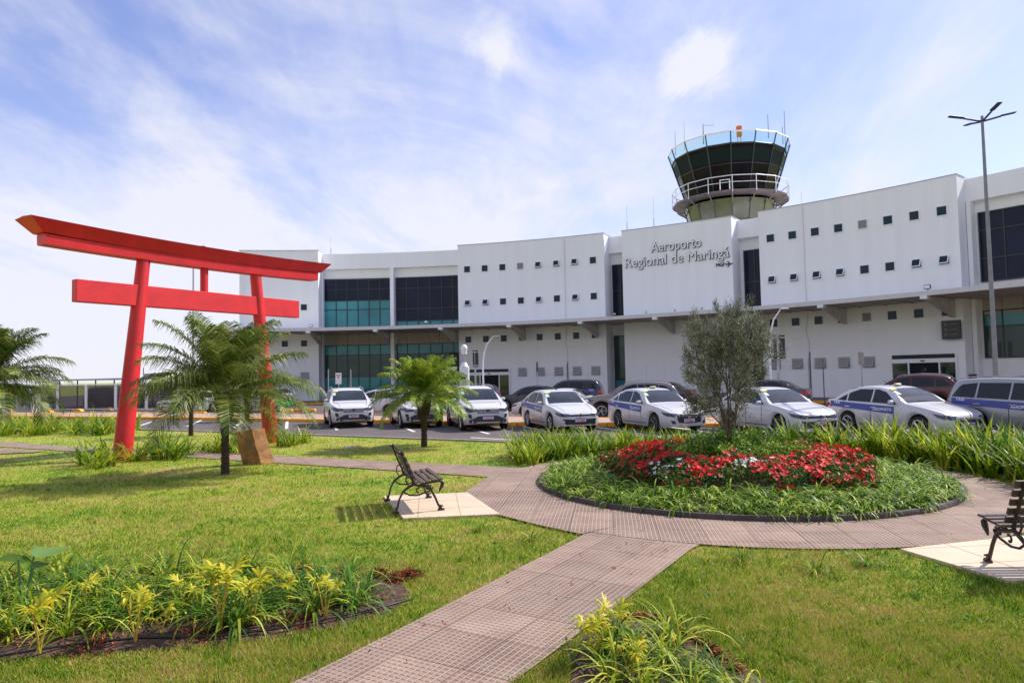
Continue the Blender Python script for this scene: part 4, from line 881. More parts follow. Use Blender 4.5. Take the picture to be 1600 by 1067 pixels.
        gr_=FP([(-.42,.36),(-.50,hz_-.06),(.50,hz_-.06),(.42,.36),(0,.33)],'grille',BLACK,nx=12,nz=6)
        for s in(-1,1): FP([(s*.40,.36),(s*.50,hz_-.07),(s*.54,hz_-.07),(s*.44,.36)],'trim_strip',CHR,nz=5,nx=3,offs=.012); FP([(s*.50,.32),(s*.52,.42),(s*.66,.44),(s*.64,.34)],'vent',BLACK)
        p=hit('front',0,hz_-.14); q=MB(); q.tube([p,p+Vector((.015,0,0))],.06,18); q.build('emblem',CHR,gr_)
        FP([(-.66,.235),(-.66,.26),(.66,.26),(.66,.235)],'trim_strip',CHR,nz=1,offs=.012)
    elif style=='cobalt':
        FP([(-.52,hz_-.10),(-.52,hz_-.075),(.52,hz_-.075),(.52,hz_-.10)],'trim_strip',CHR,nz=1,offs=.012)
        gr_=FP([(-.52,hz_-.22),(-.48,hz_-.13),(0,hz_-.12),(.48,hz_-.13),(.52,hz_-.22),(.35,hz_-.29),(-.35,hz_-.29)],'grille',BLACK,nx=12)
        FP([(-.5,.25),(-.5,.32),(.5,.32),(.5,.25)],'lower_grille',CLAD,nx=10)
        p=hit('front',0,hz_-.115); q=MB(); q.bbox(p+Vector((.012,0,0)),(.02,.17,.045),.01); q.bbox(p+Vector((.012,0,0)),(.022,.06,.08),.01); q.build('emblem',mat('gold_emblem',(.6,.4,.12),.3,.8),gr_)
    else:
        gr_=FP([(-.40,hz_-.22),(-.46,hz_-.10),(.46,hz_-.10),(.40,hz_-.22)],'grille',mat('mesh_grille',(.25,.25,.26),.4,.3,var=.9,vs=26),nx=12,nz=3)
        FP([(-.45,hz_-.085),(-.45,hz_-.06),(.45,hz_-.06),(.45,hz_-.085)],'trim_strip',BLACK,nz=1)
        FP([(-.70,.32),(-.70,.43),(-.46,.50),(-.40,.56),(.40,.56),(.46,.50),(.70,.43),(.70,.32),(.5,.285),(-.5,.285)],'lower_grille',CLAD,nx=16,nz=4)
        FP([(-.5,.30),(-.42,.345),(.42,.345),(.5,.30)],'trim_strip',GALV,nz=1,nx=10,offs=.014)
        p=hit('front',0,hz_-.10); q=MB(); q.lathe([(.045,0),(.06,.012),(.075,.0)],18,p+Vector((.012,0,0)),axis='y'); 
        q=MB(); q.bbox(p+Vector((.012,0,0)),(.02,.13,.085),.015); q.build('emblem',DARK,gr_)
    q=MB()
    for s in(-1,1): patch(q,[(X(sp['cowl']-.04),s*.70),(X(.16),s*.52),(X(.16),s*.52+.016*s),(X(sp['cowl']-.04),s*.716)],'top',nx=10,nz=1,offs=.004)
    if q.f: q.build('bonnet_gap',BLACK,o)
    # plate
    zp=.44 if spec=='sedan' else .50
    p=hit('front',0,zp); xx=p.x+.02
    q=MB(); q.bbox((xx,0,zp),(.015,.40,.13),.004); pl=q.build('number_plate',PLT,o)
    q=MB(); q.box((xx+.009,0,zp+.05),(.004,.40,.03)); q.build('plate_band',PLB,pl)
    vs_,fs_=text_mesh(plate_txt,.085,0,.003,'CENTER'); q=MB(); q.add([(xx+.012,v[0],zp-.05+v[1]) for v in vs_],fs_); q.build('plate_lettering',PLR,pl)
    # taxi sign / fin
    p=hit('top',X(2.25),0); 
    if style in('cobalt','bigmouth_taxi') or 'taxi' in style and style!='taxi': 
        q=MB(); q.bbox(p+Vector((0,0,.045)),(.12,.26,.08),.03); q.build('roof_sign',mat('roof_sign_yellow',(.40,.36,.20),.5),o,smooth=40); q=MB(); q.tube([p+Vector((-.1,-.14,0)),p+Vector((-.2,-.3,.16))],.008,5); q.build('antenna',BLACK,o)
    if style=='taxi': q=MB(); q.add([p+Vector(v) for v in((.0,-.02,0),(.0,.02,0),(-.16,.02,0),(-.16,-.02,0),(-.14,0,.07))],[(0,1,4),(1,2,4),(2,3,4),(3,0,4)]); q.build('antenna',DARK,o)
    # wheels
    wm,rm=tyre_mesh(r,r*.68,wheel)
    first=True
    for xw in(wb/2,-wb/2):
        for s in(-1,1):
            if first: wo,ro=wm,rm; first=False
            else: wo=wm.copy(); ro=rm.copy(); COL.objects.link(wo); COL.objects.link(ro)
            wo.parent=o; wo.location=(xw,s*(W/2-.115),r); wo.rotation_euler=(0,0,0 if s<0 else pi); ro.parent=wo
    return o
def hd(deg): return R_(-90+deg)   # nose towards the camera, turned deg towards +X
# taxi band also on the two styles below
def band(o,spec,side=-1): pass
GF='cars parked nose-in along the front of the median'
make_car('suv',(-7.05,29.15,.006),hd(20),PW,'white compact SUV with grey lower bumper, leftmost of the front row',.96,'suv',GF,plate_txt='TAB4C12')
make_car('hatch',(-4.05,28.25,.006),hd(18),PW,'white hatchback parked behind the trunk of the small palm',.96,'hatch',GF,plate_txt='TBD7E45')
make_car('suv',(-1.45,26.45,.006),hd(15),PW,'white compact SUV with grey lower bumper right of the small palm',.97,'suv',GF,plate_txt='TAX1J77')
make_car('sedan',(1.65,25.05,.006),hd(17),PW,'white sedan taxi with blue side band and wide black lower grille',.96,'taxi',GF,plate_txt='SAY2B88')
def reband(style): return style
make_car('sedan',(4.95,23.95,.006),hd(19),PW,'white sedan taxi with blue band and tall black grille, left of the olive tree',.97,'bigmouth_taxi',GF,plate_txt='TAO8B36',wheel='black')
make_car('sedan',(8.35,21.95,.006),hd(16),PW,'white sedan parked just right of the olive tree',.97,'white',GF,plate_txt='TAZ5H21',wheel='black')
make_car('sedan',(11.55,20.4,.006),hd(18),PW,'white sedan taxi with blue band and yellowish roof sign, behind the right hedge',.98,'cobalt',GF,plate_txt='BCD3F19')
make_car('wagon',(14.1,18.25,.006),hd(20),PS,'silver estate taxi with blue band cut by the right edge',.98,'taxi',GF,plate_txt='TAW6K54')
GS='cars in the far lane before the terminal'
make_car('hatch',(-6.9,34.7,.006),R_(160),PW,'white car in side view behind the leftmost white SUV',.90,'white_far',GS,detail=False)
make_car('sedan',(1.9,31.3,.006),R_(160),PW,'low white sedan in side view behind the white taxis',.90,'white',GS,detail=False,wheel='black')
make_car('suv',(5.2,30.4,.006),R_(172),PGY,'grey-brown SUV behind the white sedan taxis',.97,'suv',GS,detail=False)
make_car('sedan',(.9,38.2,.006),R_(165),PDK,'dark blue sedan below the left entrance wall',.93,'dark',GS,detail=False)
make_car('wagon',(3.1,40.3,.006),R_(165),PDK,'dark estate taxi with blue band near the wall below the grey windows',.96,'taxi',GS,detail=False)
make_car('hatch',(-2.7,41,.006),R_(170),PDK,'dark hatchback half hidden near the white totem',.95,'dark',GS,detail=False)
make_car('sedan',(7.5,37.0,.006),R_(152),PDK,'dark sedan with red tail light behind the grey-brown SUV',1.0,'dark',GS,detail=False)
make_car('sedan',(11.9,33.3,.006),R_(148),PGR,'dark grey sedan behind the olive tree',1.03,'dark',GS,detail=False)
make_car('suv',(17.9,31.2,.006),R_(142),PMR,'maroon SUV with glowing red tail light before the right entrance',1.0,'suv',GS,detail=False)
o=make_car('hatch',(-15.9,43.0,.006),R_(170),PW,'white car with green rear seen behind the right torii column',.95,'white_far',GS,detail=False)
b=MB(); b.bbox((-1.6,.0,.55),(.95,1.8,.50),.1); b.build('rear_cover',mat('green_wrap',(.02,.45,.12),.5),o)
make_car('hatch',(-20.0,42.6,.006),R_(-140),PW,'white car half hidden by the big palm fronds',.9,'white_far',GS,detail=False)
make_car('wagon',(-29.9,51.6,.006),R_(-12),PDK,'dark car parked behind the mesh gate at the far left',1.0,'suv',None,detail=False)
# ================= LEFT BACKGROUND =================
MESH=bpy.data.materials.new('dark_mesh'); MESH.use_nodes=True; t_=MESH.node_tree; t_.nodes.clear(); om=t_.nodes.new('ShaderNodeOutputMaterial'); df=t_.nodes.new('ShaderNodeBsdfDiffuse'); df.inputs[0].default_value=(.10,.085,.085,1); tp=t_.nodes.new('ShaderNodeBsdfTransparent'); ms=t_.nodes.new('ShaderNodeMixShader'); ms.inputs[0].default_value=.55; t_.links.new(tp.outputs[0],ms.inputs[1]); t_.links.new(df.outputs[0],ms.inputs[2]); t_.links.new(ms.outputs[0],om.inputs[0])
g0,g1=Vector((-31.3,50.2,0)),Vector((-28.55,49.2,0)); gd=(g1-g0).normalized(); ga=math.atan2(gd.y,gd.x); GLn=(g1-g0).length
for i in range(-3,5):
    p=g0+gd*(GLn*i)
    lab={-3:'white framed mesh gate panel behind the left palm, farthest left',-2:'white framed mesh gate panel behind the left palm, second',-1:'white framed mesh panel just left of the dark car',0:'white framed mesh gate panel over the rear of the dark car',1:'white framed mesh gate panel over the front of the dark car',2:'white framed mesh gate panel crossed by the left torii column',3:'white framed mesh panel right of the left torii column',4:'white framed mesh panel hidden behind big palm fronds'}[i]
    o=empty('gate_panel',p,ga,lab,'gate','white framed mesh gate panels')
    b=MB()
    for x in(.06,GLn-.10): b.box((x,0,.98),(.07,.07,1.8))
    for z in(.10,1.86): b.box((GLn/2-.02,0,z),(GLn-.23,.065,.07))
    b.tube([(GLn-.01,0,0),(GLn-.01,0,2.0)],.035,6); b.build('frame',WPAINT,o)
    b=MB(); b.box((GLn/2-.02,.0,.98),(GLn-.24,.01,1.7)); b.build('mesh_infill',MESH,o)
o=empty('carport',(-29.5,56,0),ga,'low carport with thin pale flat roof behind the gate panels','carport')
b=MB(); b.bbox((0,0,2.28),(15,6,.12),.03); b.bbox((4,1.5,2.52),(9,4,.32),.05); b.build('roof',mat('pale_roof',(.52,.49,.48),.7),o)
b=MB()
for x in np.arange(-7,7.1,2.0): b.tube([(x,-2.7,0),(x,-2.7,2.25)],.05,6)
b.build('post',DARK,o); b=MB(); b.box((2.5,2.9,1.1),(9.5,.1,2.2)); b.build('rear_wall',mat('brown_grey_wall',(.16,.13,.125),.8),o)
b=MB()
for x,h_ in((-1,.6),(3.2,.7)): b.tube([(x,0,2.5),(x,0,2.55+h_)],.035,5)
b.tube([(-2.4,0,2.7),(-1.4,0,3.0)],.03,5); b.build('roof_pipe',DARK,o)
# white slat fence going to the terminal
o=empty('slat_fence',(-25.2,53.0,0),R_(8),'pale horizontal rail fence between the palm and the terminal','fence')
b=MB()
for k in range(9): b.box((0,0,.3+k*.2),(8.8,.03,.09))
b.build('rails',WPAINT,o); b=MB()
for x in np.arange(-4.4,4.5,1.1): b.box((x,.05,1.0),(.05,.05,2.1))
b.build('posts',GALV,o)
x,y=G(36,645); b=MB(); b.bbox((x,y+.5,.62),(1.15,.9,1.3),.03); tag(b.build('concrete_block',mat('grey_render',(.40,.38,.38),.85,var=.08,vs=2)),'pale grey concrete block by the road behind the left palm','block')
o=empty('green_fence',(-41,49,0),R_(18),'low dark green fence at the far left edge','fence')
b=MB()
for k in range(3): b.box((0,0,.25+k*.35),(14,.05,.14))
for x in np.arange(-6.5,7,2.2): b.box((x,.05,.6),(.08,.08,1.25))
b.build('rails',mat('green_rail',(.015,.07,.045),.6),o)
for i,(px,py,lab) in enumerate([(75,645,'leftmost yellow half-round kerb hump by the gate'),(122,643,'middle yellow half-round kerb hump by the gate'),(168,640.5,'rightmost yellow half-round kerb hump by the gate')]):
    x,y=G(px,py); n=10; prof_=[( .45*cos(pi*k/n),.20*sin(pi*k/n)) for k in range(n+1)]; b=MB(); m_=len(prof_); b.add([(a,-.14,z) for a,z in prof_]+[(a,.14,z) for a,z in prof_],[tuple(range(m_)),tuple(range(2*m_-1,m_-1,-1))]+[(k+1,k,m_+k,m_+k+1) for k in range(m_-1)]); tag(b.build('kerb_hump',YEL,loc=(x,y,.006),rz=ga),lab,'kerb hump','yellow kerb humps by the gate')
x,y=G(17,655); b=MB(); b.tube([(0,0,0),(0,0,.62)],.055,8); tag(b.build('bollard',YEL,loc=(x,y,0)),'short yellow bollard at the far left','bollard')
b=MB()
for i in range(16):
    f=i/15; p=Vector((-42,45.5,0)).lerp(Vector((-19,40.9,0)),f); b.bbox(p+Vector((0,0,.08)),(1.45,.25,.16),.02,R_(-11))
tag(b.build('road_kerb',YEL),'yellow painted kerb along the road at the left','kerb')
for k in range(3):
    p=Vector((-13.7,41.6,0))+Vector((.75*k,-.15*k,0)); 
    tag(MB().bbox((0,0,.09),(.62,.3,.18),.04).build('kerb_block',YEL,loc=p,rz=R_(-10)),['leftmost','middle','rightmost'][k]+' of three yellow kerb blocks between torii and first white SUV','kerb block','three yellow kerb blocks')
# person at the right entrance
def person(loc,rz,label):
    o=empty('person',loc,rz,label,'person')
    V=[(0,0,.93),(0,0,1.15),(0,.01,1.38),(0,0,1.50),(0,-.02,1.62),(0,-.02,1.74),(.10,0,.88),(.11,.02,.48),(.11,.06,.07),(.11,-.08,.03),(-.10,0,.88),(-.11,-.08,.48),(-.11,-.02,.07),(-.11,-.16,.03),(.19,0,1.40),(.25,.03,1.12),(.24,-.12,.90),(.24,-.18,.82),(-.19,0,1.40),(-.25,.03,1.12),(-.23,-.10,.90),(-.23,-.15,.82)]
    Ed=[(0,1),(1,2),(2,3),(3,4),(4,5),(0,6),(6,7),(7,8),(8,9),(0,10),(10,11),(11,12),(12,13),(2,14),(14,15),(15,16),(16,17),(2,18),(18,19),(19,20),(20,21)]
    Rd=[.15,.14,.17,.06,.095,.08,.10,.07,.05,.045,.10,.07,.05,.045,.065,.048,.035,.032,.065,.048,.035,.032]
    me=bpy.data.meshes.new('body'); me.from_pydata(V,Ed,[]); bo=bpy.data.objects.new('body',me); COL.objects.link(bo); bo.parent=o
    md=bo.modifiers.new('s','SKIN'); sk=me.skin_vertices[0].data
    for i,r_ in enumerate(Rd): sk[i].radius=(r_,r_*.75 if i<3 else r_)
    sk[0].use_root=True; md2=bo.modifiers.new('ss','SUBSURF'); md2.levels=2; md2.render_levels=2
    me.materials.append(mat('dark_clothes',(.015,.014,.018),.8))
    b=MB(); b.lathe([(.01,1.80),(.07,1.79),(.10,1.74),(.105,1.68),(.09,1.63)],14,(0,-.005,0)); b.build('hair',mat('dark_hair',(.01,.008,.007),.7),o,smooth=True)
    b=MB(); b.bbox((0,-.10,1.665),(.12,.05,.16),.03); b.bbox((0,-.13,1.67),(.025,.03,.05),.01); b.build('face',mat('skin',(.35,.19,.13),.6),o,smooth=40)
person((*pol(50.0,48.4,0).xy,.15),R_(60),'person in dark clothes standing in front of the right entrance')
# ================= VEGETATION =================
def strips(n,length,width,e0,e1,droop,seg=4,base=.05,jit=.25,vshape=0,rg=None):
    """arching strap leaves; returns verts, faces"""
    rg=rg or rnd; vs=[];fs=[]
    for i in range(n):
        az=rg.uniform(0,2*pi); el=R_(rg.uniform(e0,e1)); L_=length*rg.uniform(1-jit*1.6,1+jit*.6); w_=width*rg.uniform(.75,1.2); dr=droop*rg.uniform(.5,1.4)
        p=Vector((rg.gauss(0,base),rg.gauss(0,base),0)); sd_=Vector((-sin(az),cos(az),0)); tw=rg.uniform(-.5,.5); o0=len(vs)
        for k in range(seg+1):
            f=k/seg; ww=w_*(1-f**2.2)*(.65+.35*min(1,f*3)); s2=(sd_*cos(tw)+Vector((0,0,1))*sin(tw)*.5)
            if k<seg: vs+=[p-s2*ww/2,p+s2*ww/2]
            else: vs.append(p.copy())
            el-=dr/seg*(1+f); p=p+Vector((cos(az)*cos(el),sin(az)*cos(el),sin(el)))*(L_/seg)
        for k in range(seg-1): fs.append((o0+2*k,o0+2*k+1,o0+2*k+3,o0+2*k+2))
        fs.append((o0+2*seg-2,o0+2*seg-1,o0+2*seg))
    return vs,fs
LG=leafmat('strap_leaf_green',(.04,.11,.005),(.19,.31,.012),(.54,.54,.05),.38)
LGD=leafmat('strap_leaf_deep',(.04,.13,.012),(.12,.27,.022),(.34,.40,.05),.4)
LY=leafmat('strap_leaf_yellow',(.12,.22,.010),(.38,.44,.025),(.70,.64,.10),.42)
LGB=leafmat('arching_leaf_green',(.045,.12,.006),(.20,.34,.016),(.56,.62,.13),.36,scale=6)
YP=leafmat('golden_leaf',(.26,.34,.012),(.60,.52,.015),(.74,.60,.05),.4,scale=9)
def clumpset(cnt,mats,**k):
    r=[]
    for i in range(cnt): b=MB(); b.add(*strips(**k)); o=b.build("c",mats[i%len(mats)]); r.append(o.data); bpy.data.objects.remove(o)
    return r
def scatter(meshes,pts,name,label,cat,group,z=.0,smin=.8,smax=1.2):
    lab0=label; O=['leftmost','second from the left','third from the left','fourth from the left','fifth from the left','sixth from the left','seventh from the left','eighth from the left']
    if len(pts)<=8: pts=sorted(pts,key=lambda p:p[0]/p[1])
    for i_,(x,y) in enumerate(pts):
        if len(pts)<=8: label=lab0+', '+(O[i_] if i_<len(pts)-1 else 'rightmost')
        o=bpy.data.objects.new(name,rnd.choice(meshes)); COL.objects.link(o); s=rnd.uniform(smin,smax); o.location=(x,y,z); o.rotation_euler=(0,0,rnd.uniform(0,6.28)); o.scale=(s,s,s*rnd.uniform(.9,1.1)); tag(o,label,cat,group)
def fill(poly,sp_,jit=.45):
    xs=[p[0] for p in poly]; ys=[p[1] for p in poly]; r=[]; y=min(ys); k=0
    while y<max(ys):
        x=min(xs)+(k%2)*sp_/2
        while x<max(xs):
            px,py=x+rnd.uniform(-jit,jit)*sp_,y+rnd.uniform(-jit,jit)*sp_
            if inpoly(np.array([px]),np.array([py]),poly)[0]: r.append((px,py))
            x+=sp_
        y+=sp_*.87; k+=1
    return r
HG=clumpset(6,[LG,LG,LGD,LY,LG,LY],n=36,length=.80,width=.048,e0=55,e1=88,droop=.55,seg=5,base=.07)
hl=[(-.1,14.95),(.1,16.3),(.6,18.0),(3.0,17.55),(5.6,16.15),(7.6,15.1),(7.6,15.8),(9.6,14.1),(8.9,13.2),(7.4,15.9)]
hedgeL=[(-.25,15.4),(.0,16.9),(.9,18.6),(3.0,17.7),(5.0,17.7),(5.2,17.45),(3.0,17.5),(1.0,16.3),(.45,15.2)]
p1=fill([(.0,15.3),(-.1,16.9),(.9,18.7),(6.3,15.9),(7.3,15.3),(5.6,17.2),(3.9,17.5),(2.2,17.2),(.9,16.2)],.34)
def ringclear(p,m_=.25): return math.hypot(p[0]-RC[0],p[1]-RC[1])>RR+m_
p1=[p for p in fill([(-.25,15.0),(.0,17.0),(1.0,18.9),(5.9,16.6),(6.2,15.0),(4,12)],.38) if ringclear(p,.10)]
p2=[p for p in fill([(6.0,16.6),(9.6,14.4),(12.2,12.2),(12.4,9.6),(10.8,9.4),(8.3,10.6),(8.2,12.4),(6.6,15.0)],.37) if ringclear(p,.14)]
scatter(HG,p1,'strap_leaf_plant','bright green strap-leaved clump in the hedge left of and behind the flower bed','plant','strap-leaf hedge left of the bed',smin=.68,smax=.95)
scatter(HG,p2,'strap_leaf_plant','green strap-leaved clump in the tall hedge right of the flower bed','plant','strap-leaf hedge right of the bed',smin=.95,smax=1.35)
HY=clumpset(5,[LY,LG,LY,LY,LG],n=30,length=.75,width=.045,e0=45,e1=86,droop=.7,seg=5,base=.08)
scatter(HY,[p for p in fill([(-21.5,26.9),(-15.6,25.9),(-15.2,28.8),(-22,31.5),(-27,33),(-27,29.5)],.86)],'strap_leaf_plant','yellow-green strap-leaved clump in the low hedge at the far left','plant','strap-leaf hedge at far left',smin=1.1,smax=1.5)
def pxs(l): return [G(*q) for q in l]
scatter(HY,pxs([(132,727),(150,732),(172,728),(166,722)]),'strap_leaf_plant','yellow-green strap-leaved clump left of the left torii column','plant','clumps left of the left torii column',smin=1.0,smax=1.35)
scatter(HY,pxs([(212,720),(228,716),(246,718),(262,716),(276,718),(290,712),(238,708),(258,707)]),'strap_leaf_plant','yellow-green strap-leaved clump right of the left torii column','plant','clumps right of the left torii column',smin=.95,smax=1.3)
scatter(HY,pxs([(325,706),(338,708),(352,706),(366,707),(378,709),(392,702),(372,700),(345,700)]),'strap_leaf_plant','yellow-green strap-leaved clump behind the big palm trunk','plant','clumps behind the big palm trunk',smin=.85,smax=1.15)
scatter(HY,pxs([(405,700),(438,697),(450,698),(462,695),(476,692),(446,690),(412,695)]),'strap_leaf_plant','yellow-green strap-leaved clump around the right torii column','plant','clumps around the right torii column',smin=.8,smax=1.1)
# foreground beds
FGc=clumpset(6,[LGD,LG,LGD,LY,LG,LG],n=38,length=.60,width=.020,e0=38,e1=86,droop=1.7,seg=7,base=.02)
scatter(FGc,[p for p in fill([(x,y) for x,y in [(-6.2,5.2),(-3.6,5.3),(-2.2,5.5),(-1.45,5.75),(-1.15,6.45),(-2.0,6.95),(-4,7.0),(-6.2,7.05)]],.27) ],'lily_plant','green arching strap-leaf clump in the left foreground bed','plant','lily clumps in the left foreground bed',z=.03,smin=.80,smax=1.10)
scatter(FGc,fill([(.55,4.3),(.62,5.1),(.9,5.55),(1.15,5.2),(1.35,4.5),(1.4,3.9)],.25),'lily_plant','green arching strap-leaf clump in the bottom right bed','plant','lily clumps in the bottom right bed',z=.03,smin=.6,smax=.85)
scatter(FGc,pxs([(752,830),(830,846)]),'lily_plant','small grassy tuft on the lawn near the left bench','plant','tufts on the lawn near the left bench',smin=.5,smax=.65)
scatter(FGc,pxs([(1160,878),(1272,895),(1355,885)]),'lily_plant','small grassy tuft on the right lawn near the path','plant','tufts on the right lawn near the path',smin=.5,smax=.75)
STEM=mat('yellow_stem',(.45,.30,.03),.6); 
def golden(loc,h_,label,n=2,sc=1):
    o=empty('golden_philodendron',loc,rnd.uniform(0,6),label,'plant')
    for q in range(n):
        az=q*2*pi/n+rnd.uniform(-.3,.3); hh=h_*rnd.uniform(.8,1.05); tip=Vector((cos(az)*.07,sin(az)*.07,hh)); b=MB(); b.tube([(0,0,0),tip*.5+Vector((0,0,.02)),tip],[.008,.006,.004],6); b.build('stem',STEM,o)
        for lf in range(2):
            a2=az+lf*2.4+rnd.uniform(-.5,.5); b=MB(); d=Vector((cos(a2),sin(a2),rnd.uniform(.25,1.1))).normalized(); s=Vector((-sin(a2),cos(a2),rnd.uniform(-.5,.5))).normalized(); nrm=d.cross(s).normalized(); L_=.15*sc*rnd.uniform(.7,1.1); K=11
            for k in range(K):
                t=(k/(K-1)-.5)*2; root=tip+d*(L_*.45*(1-t*t)); an=t*1.75+rnd.uniform(-.12,.12); dd=(d*cos(an)+s*sin(an)+nrm*rnd.uniform(-.25,.35)).normalized(); ln=L_*(1.0-.25*abs(t))*rnd.uniform(.65,1.15); sw=dd.cross(nrm).normalized()*.0095*sc*rnd.uniform(.8,1.3)
                p1=root+dd*ln*.4; p2=root+dd*ln*.8+Vector((0,0,-.012)); p3=root+dd*ln*1.05+Vector((0,0,-.035))
                b.add([root-sw*.5,root+sw*.5,p1+sw*1.1,p1-sw*1.1,p2+sw*.8,p2-sw*.8,p3],[(0,1,2,3),(3,2,4,5),(5,4,6)])
            b.build('leaf',YP,o)
    return o
def gat(px,py,z=.03): x,y=G(px,py,z); return (x,y,z)
for px,py,h_,n,sc,lab in [(62,1020,.42,3,1.1,'golden cut-leaf plant nearest the left edge of the foreground bed'),(212,1003,.38,3,1.1,'golden cut-leaf plant in the middle left of the foreground bed'),(345,985,.52,4,1.3,'tallest golden cut-leaf plant in the foreground bed'),(395,975,.40,3,1.2,'golden cut-leaf plant right of the tallest one'),(252,990,.16,2,.8,'small low golden cut-leaf plant by the soil'),(508,965,.34,3,.9,'golden cut-leaf plant near the right end of the left bed'),(930,1030,.26,4,.9,'golden cut-leaf plant in the bottom right bed by the path'),(985,1060,.24,3,.9,'golden cut-leaf plant at the bottom edge of the right bed')]:
    golden(gat(px,py),h_*.86,lab,n,sc*.85)
for px,py,n_,lab in [(130,960,2,'low golden cut-leaf plant among lilies left of centre in the foreground bed'),(290,960,2,'low golden cut-leaf plant behind the tallest golden one'),(450,950,2,'low golden cut-leaf plant among lilies right of the tallest one'),(960,1010,2,'small golden cut-leaf plant at the top of the bottom right bed')]: golden(gat(px,py),.24,lab,n_,.8)
# elephant ear
o=empty('elephant_ear_plant',gat(35,960),0,'broad-leaved elephant ear plant at the left edge of the bed','plant')
EE=leafmat('elephant_leaf',(.07,.16,.03),(.16,.28,.07),None,.3)
for az,h_,L_,tilt in((2.4,.50,.20,.9),(.5,.56,.24,.25),(.0,.44,.12,.4)):
    tip=Vector((cos(az)*.10,sin(az)*.05,h_)); b=MB(); b.tube([(0,0,0),tip*.5,tip],[.012,.010,.007],7); st=b.build('stem',mat('green_stem',(.10,.22,.05),.5),o)
    b=MB(); d=Vector((cos(az),sin(az)*.4,-.25*tilt)).normalized(); s=Vector((-sin(az),cos(az),.5*tilt)).normalized(); n=16; out=[]
    for k in range(n):
        t=2*pi*k/n; rr_=L_*(.62-.16*(abs(t-pi)<.35))*(1+.35*cos(t)); out.append(tip+d*(rr_*cos(t)+L_*.25)+s*(L_*.52*sin(t)*(1-.30*cos(t)))+Vector((0,0,-.06*sin(t)**2*L_*3)))
    b.add([tip+d*L_*.2]+out,[(0,k+1,(k+1)%n+1) for k in range(n)]); b.build('leaf',EE,o,smooth=True)
# dry mulch & hose
DRY=leafmat('dry_litter',(.10,.025,.010),(.30,.085,.03),(.42,.22,.10),.1,rough=.9)
def litter(pts,n,hh,label,sz=.05):
    vs=[];fs=[]
    for _ in range(n):
        x,y,r_=rnd.choice(pts); a=rnd.uniform(0,6.28); q=abs(rnd.gauss(0,.5)); px,py=x+cos(a)*r_*q,y+sin(a)*r_*q; z=.03+max(0,hh*(1-q))*rnd.random(); d=Vector((rnd.gauss(0,1),rnd.gauss(0,1),rnd.gauss(0,.6))).normalized()*sz*rnd.uniform(.4,1.3); s=d.cross(Vector((rnd.gauss(0,1),rnd.gauss(0,1),1))).normalized()*.004; p=Vector((px,py,z)); o0=len(vs); vs+=[p-s,p+s,p+d+s,p+d-s]; fs.append((o0,o0+1,o0+2,o0+3))
    b=MB(); b.add(vs,fs); return tag(b.build('dry_litter',DRY),kind='stuff')
litter([(*G(px,py),.14) for px,py in((20,905),(112,900),(125,898),(165,906),(215,902),(235,898),(262,896),(290,898),(330,900),(385,896),(470,893),(540,896),(590,902),(620,908),(640,903))],7000,.06,'')
litter([(x_,y_,.3) for x_,y_ in[(-5,5.3),(-4,5.3),(-3.2,5.3),(-2.5,5.45),(-1.8,5.7),(-1.4,6.2),(-3,5.8),(-4.2,5.9)]],4500,.01,'',.05)
litter([(*G(px,py),.07) for px,py in((985,973),(1005,972),(1025,977),(1045,985),(1062,995),(1080,1005),(1095,1015),(1110,1025),(1125,1035),(1140,1045),(1150,1058))],5200,.05,'',.04)
b=MB(); b.tube([(*G(x,y),.05+.008*sin(x*.05)) for x,y in((-40,1040),(40,1030),(120,1015),(220,1004),(330,1003),(430,993),(520,975),(600,955),(645,945))],.009,6); tag(b.build('irrigation_hose',BLACK,smooth=True),'thin black irrigation hose along the left foreground bed','hose')
b=MB(); b.tube([(*G(x,y),.06) for x,y in((885,1010),(893,1040),(915,1066))],.009,6); tag(b.build('irrigation_hose',BLACK,smooth=True),'thin black irrigation hose in the bottom right bed','hose')
pp=[]
for _ in range(60):
    f=rnd.random(); pp.append((-1.2+2.6*f+rnd.uniform(-.5,.6),4.4+3.6*f,.05))
for _ in range(50):
    a=rnd.uniform(2.6,6.5); pp.append((RC[0]+4.1*cos(a),RC[1]+4.1*sin(a),.3))
litter(pp,130,.005,'',.03)
# ---- round bed planting
def ringpts(n,r0,r1,a0=0,a1=2*pi):
    for _ in range(n):
        r=math.sqrt(rnd.uniform(r0*r0,r1*r1)); a=rnd.uniform(a0,a1); yield BC[0]+r*cos(a),BC[1]+r*sin(a),r
vs=[];fs=[]
pool=[strips(20,.43,.024,42,88,2.0,seg=6,base=.03) for _ in range(10)]
def addc(vs,fs,src,x,y,z,a,s):
    o0=len(vs); c,s_=cos(a)*s,sin(a)*s
    vs+=[(x+v[0]*c-v[1]*s_,y+v[0]*s_+v[1]*c,z+v[2]*s) for v in src[0]]; fs+=[tuple(i+o0 for i in f) for f in src[1]]
for x,y,r in ringpts(1000,2.38,3.40): addc(vs,fs,rnd.choice(pool),x,y,bedz(r),rnd.uniform(0,6.28),rnd.uniform(.7,1.15))
tag(MB().add(vs,fs).build('border_grass',LGB),kind='stuff')
def leafcloud(cells,n,size,asp=1.8,up=.3):
    vs=[];fs=[]
    for _ in range(n):
        p=Vector(cells()); d=Vector((rnd.gauss(0,1),rnd.gauss(0,1),rnd.gauss(0,1)+up)).normalized(); s=d.cross(Vector((rnd.gauss(0,1),rnd.gauss(0,1),rnd.gauss(0,1)))).normalized(); L_=size*rnd.uniform(.6,1.3); w_=L_/asp/2; o0=len(vs)
        vs+=[p,p+d*L_*.5+s*w_,p+d*L_,p+d*L_*.5-s*w_]; fs.append((o0,o0+1,o0+2,o0+3))
    return vs,fs
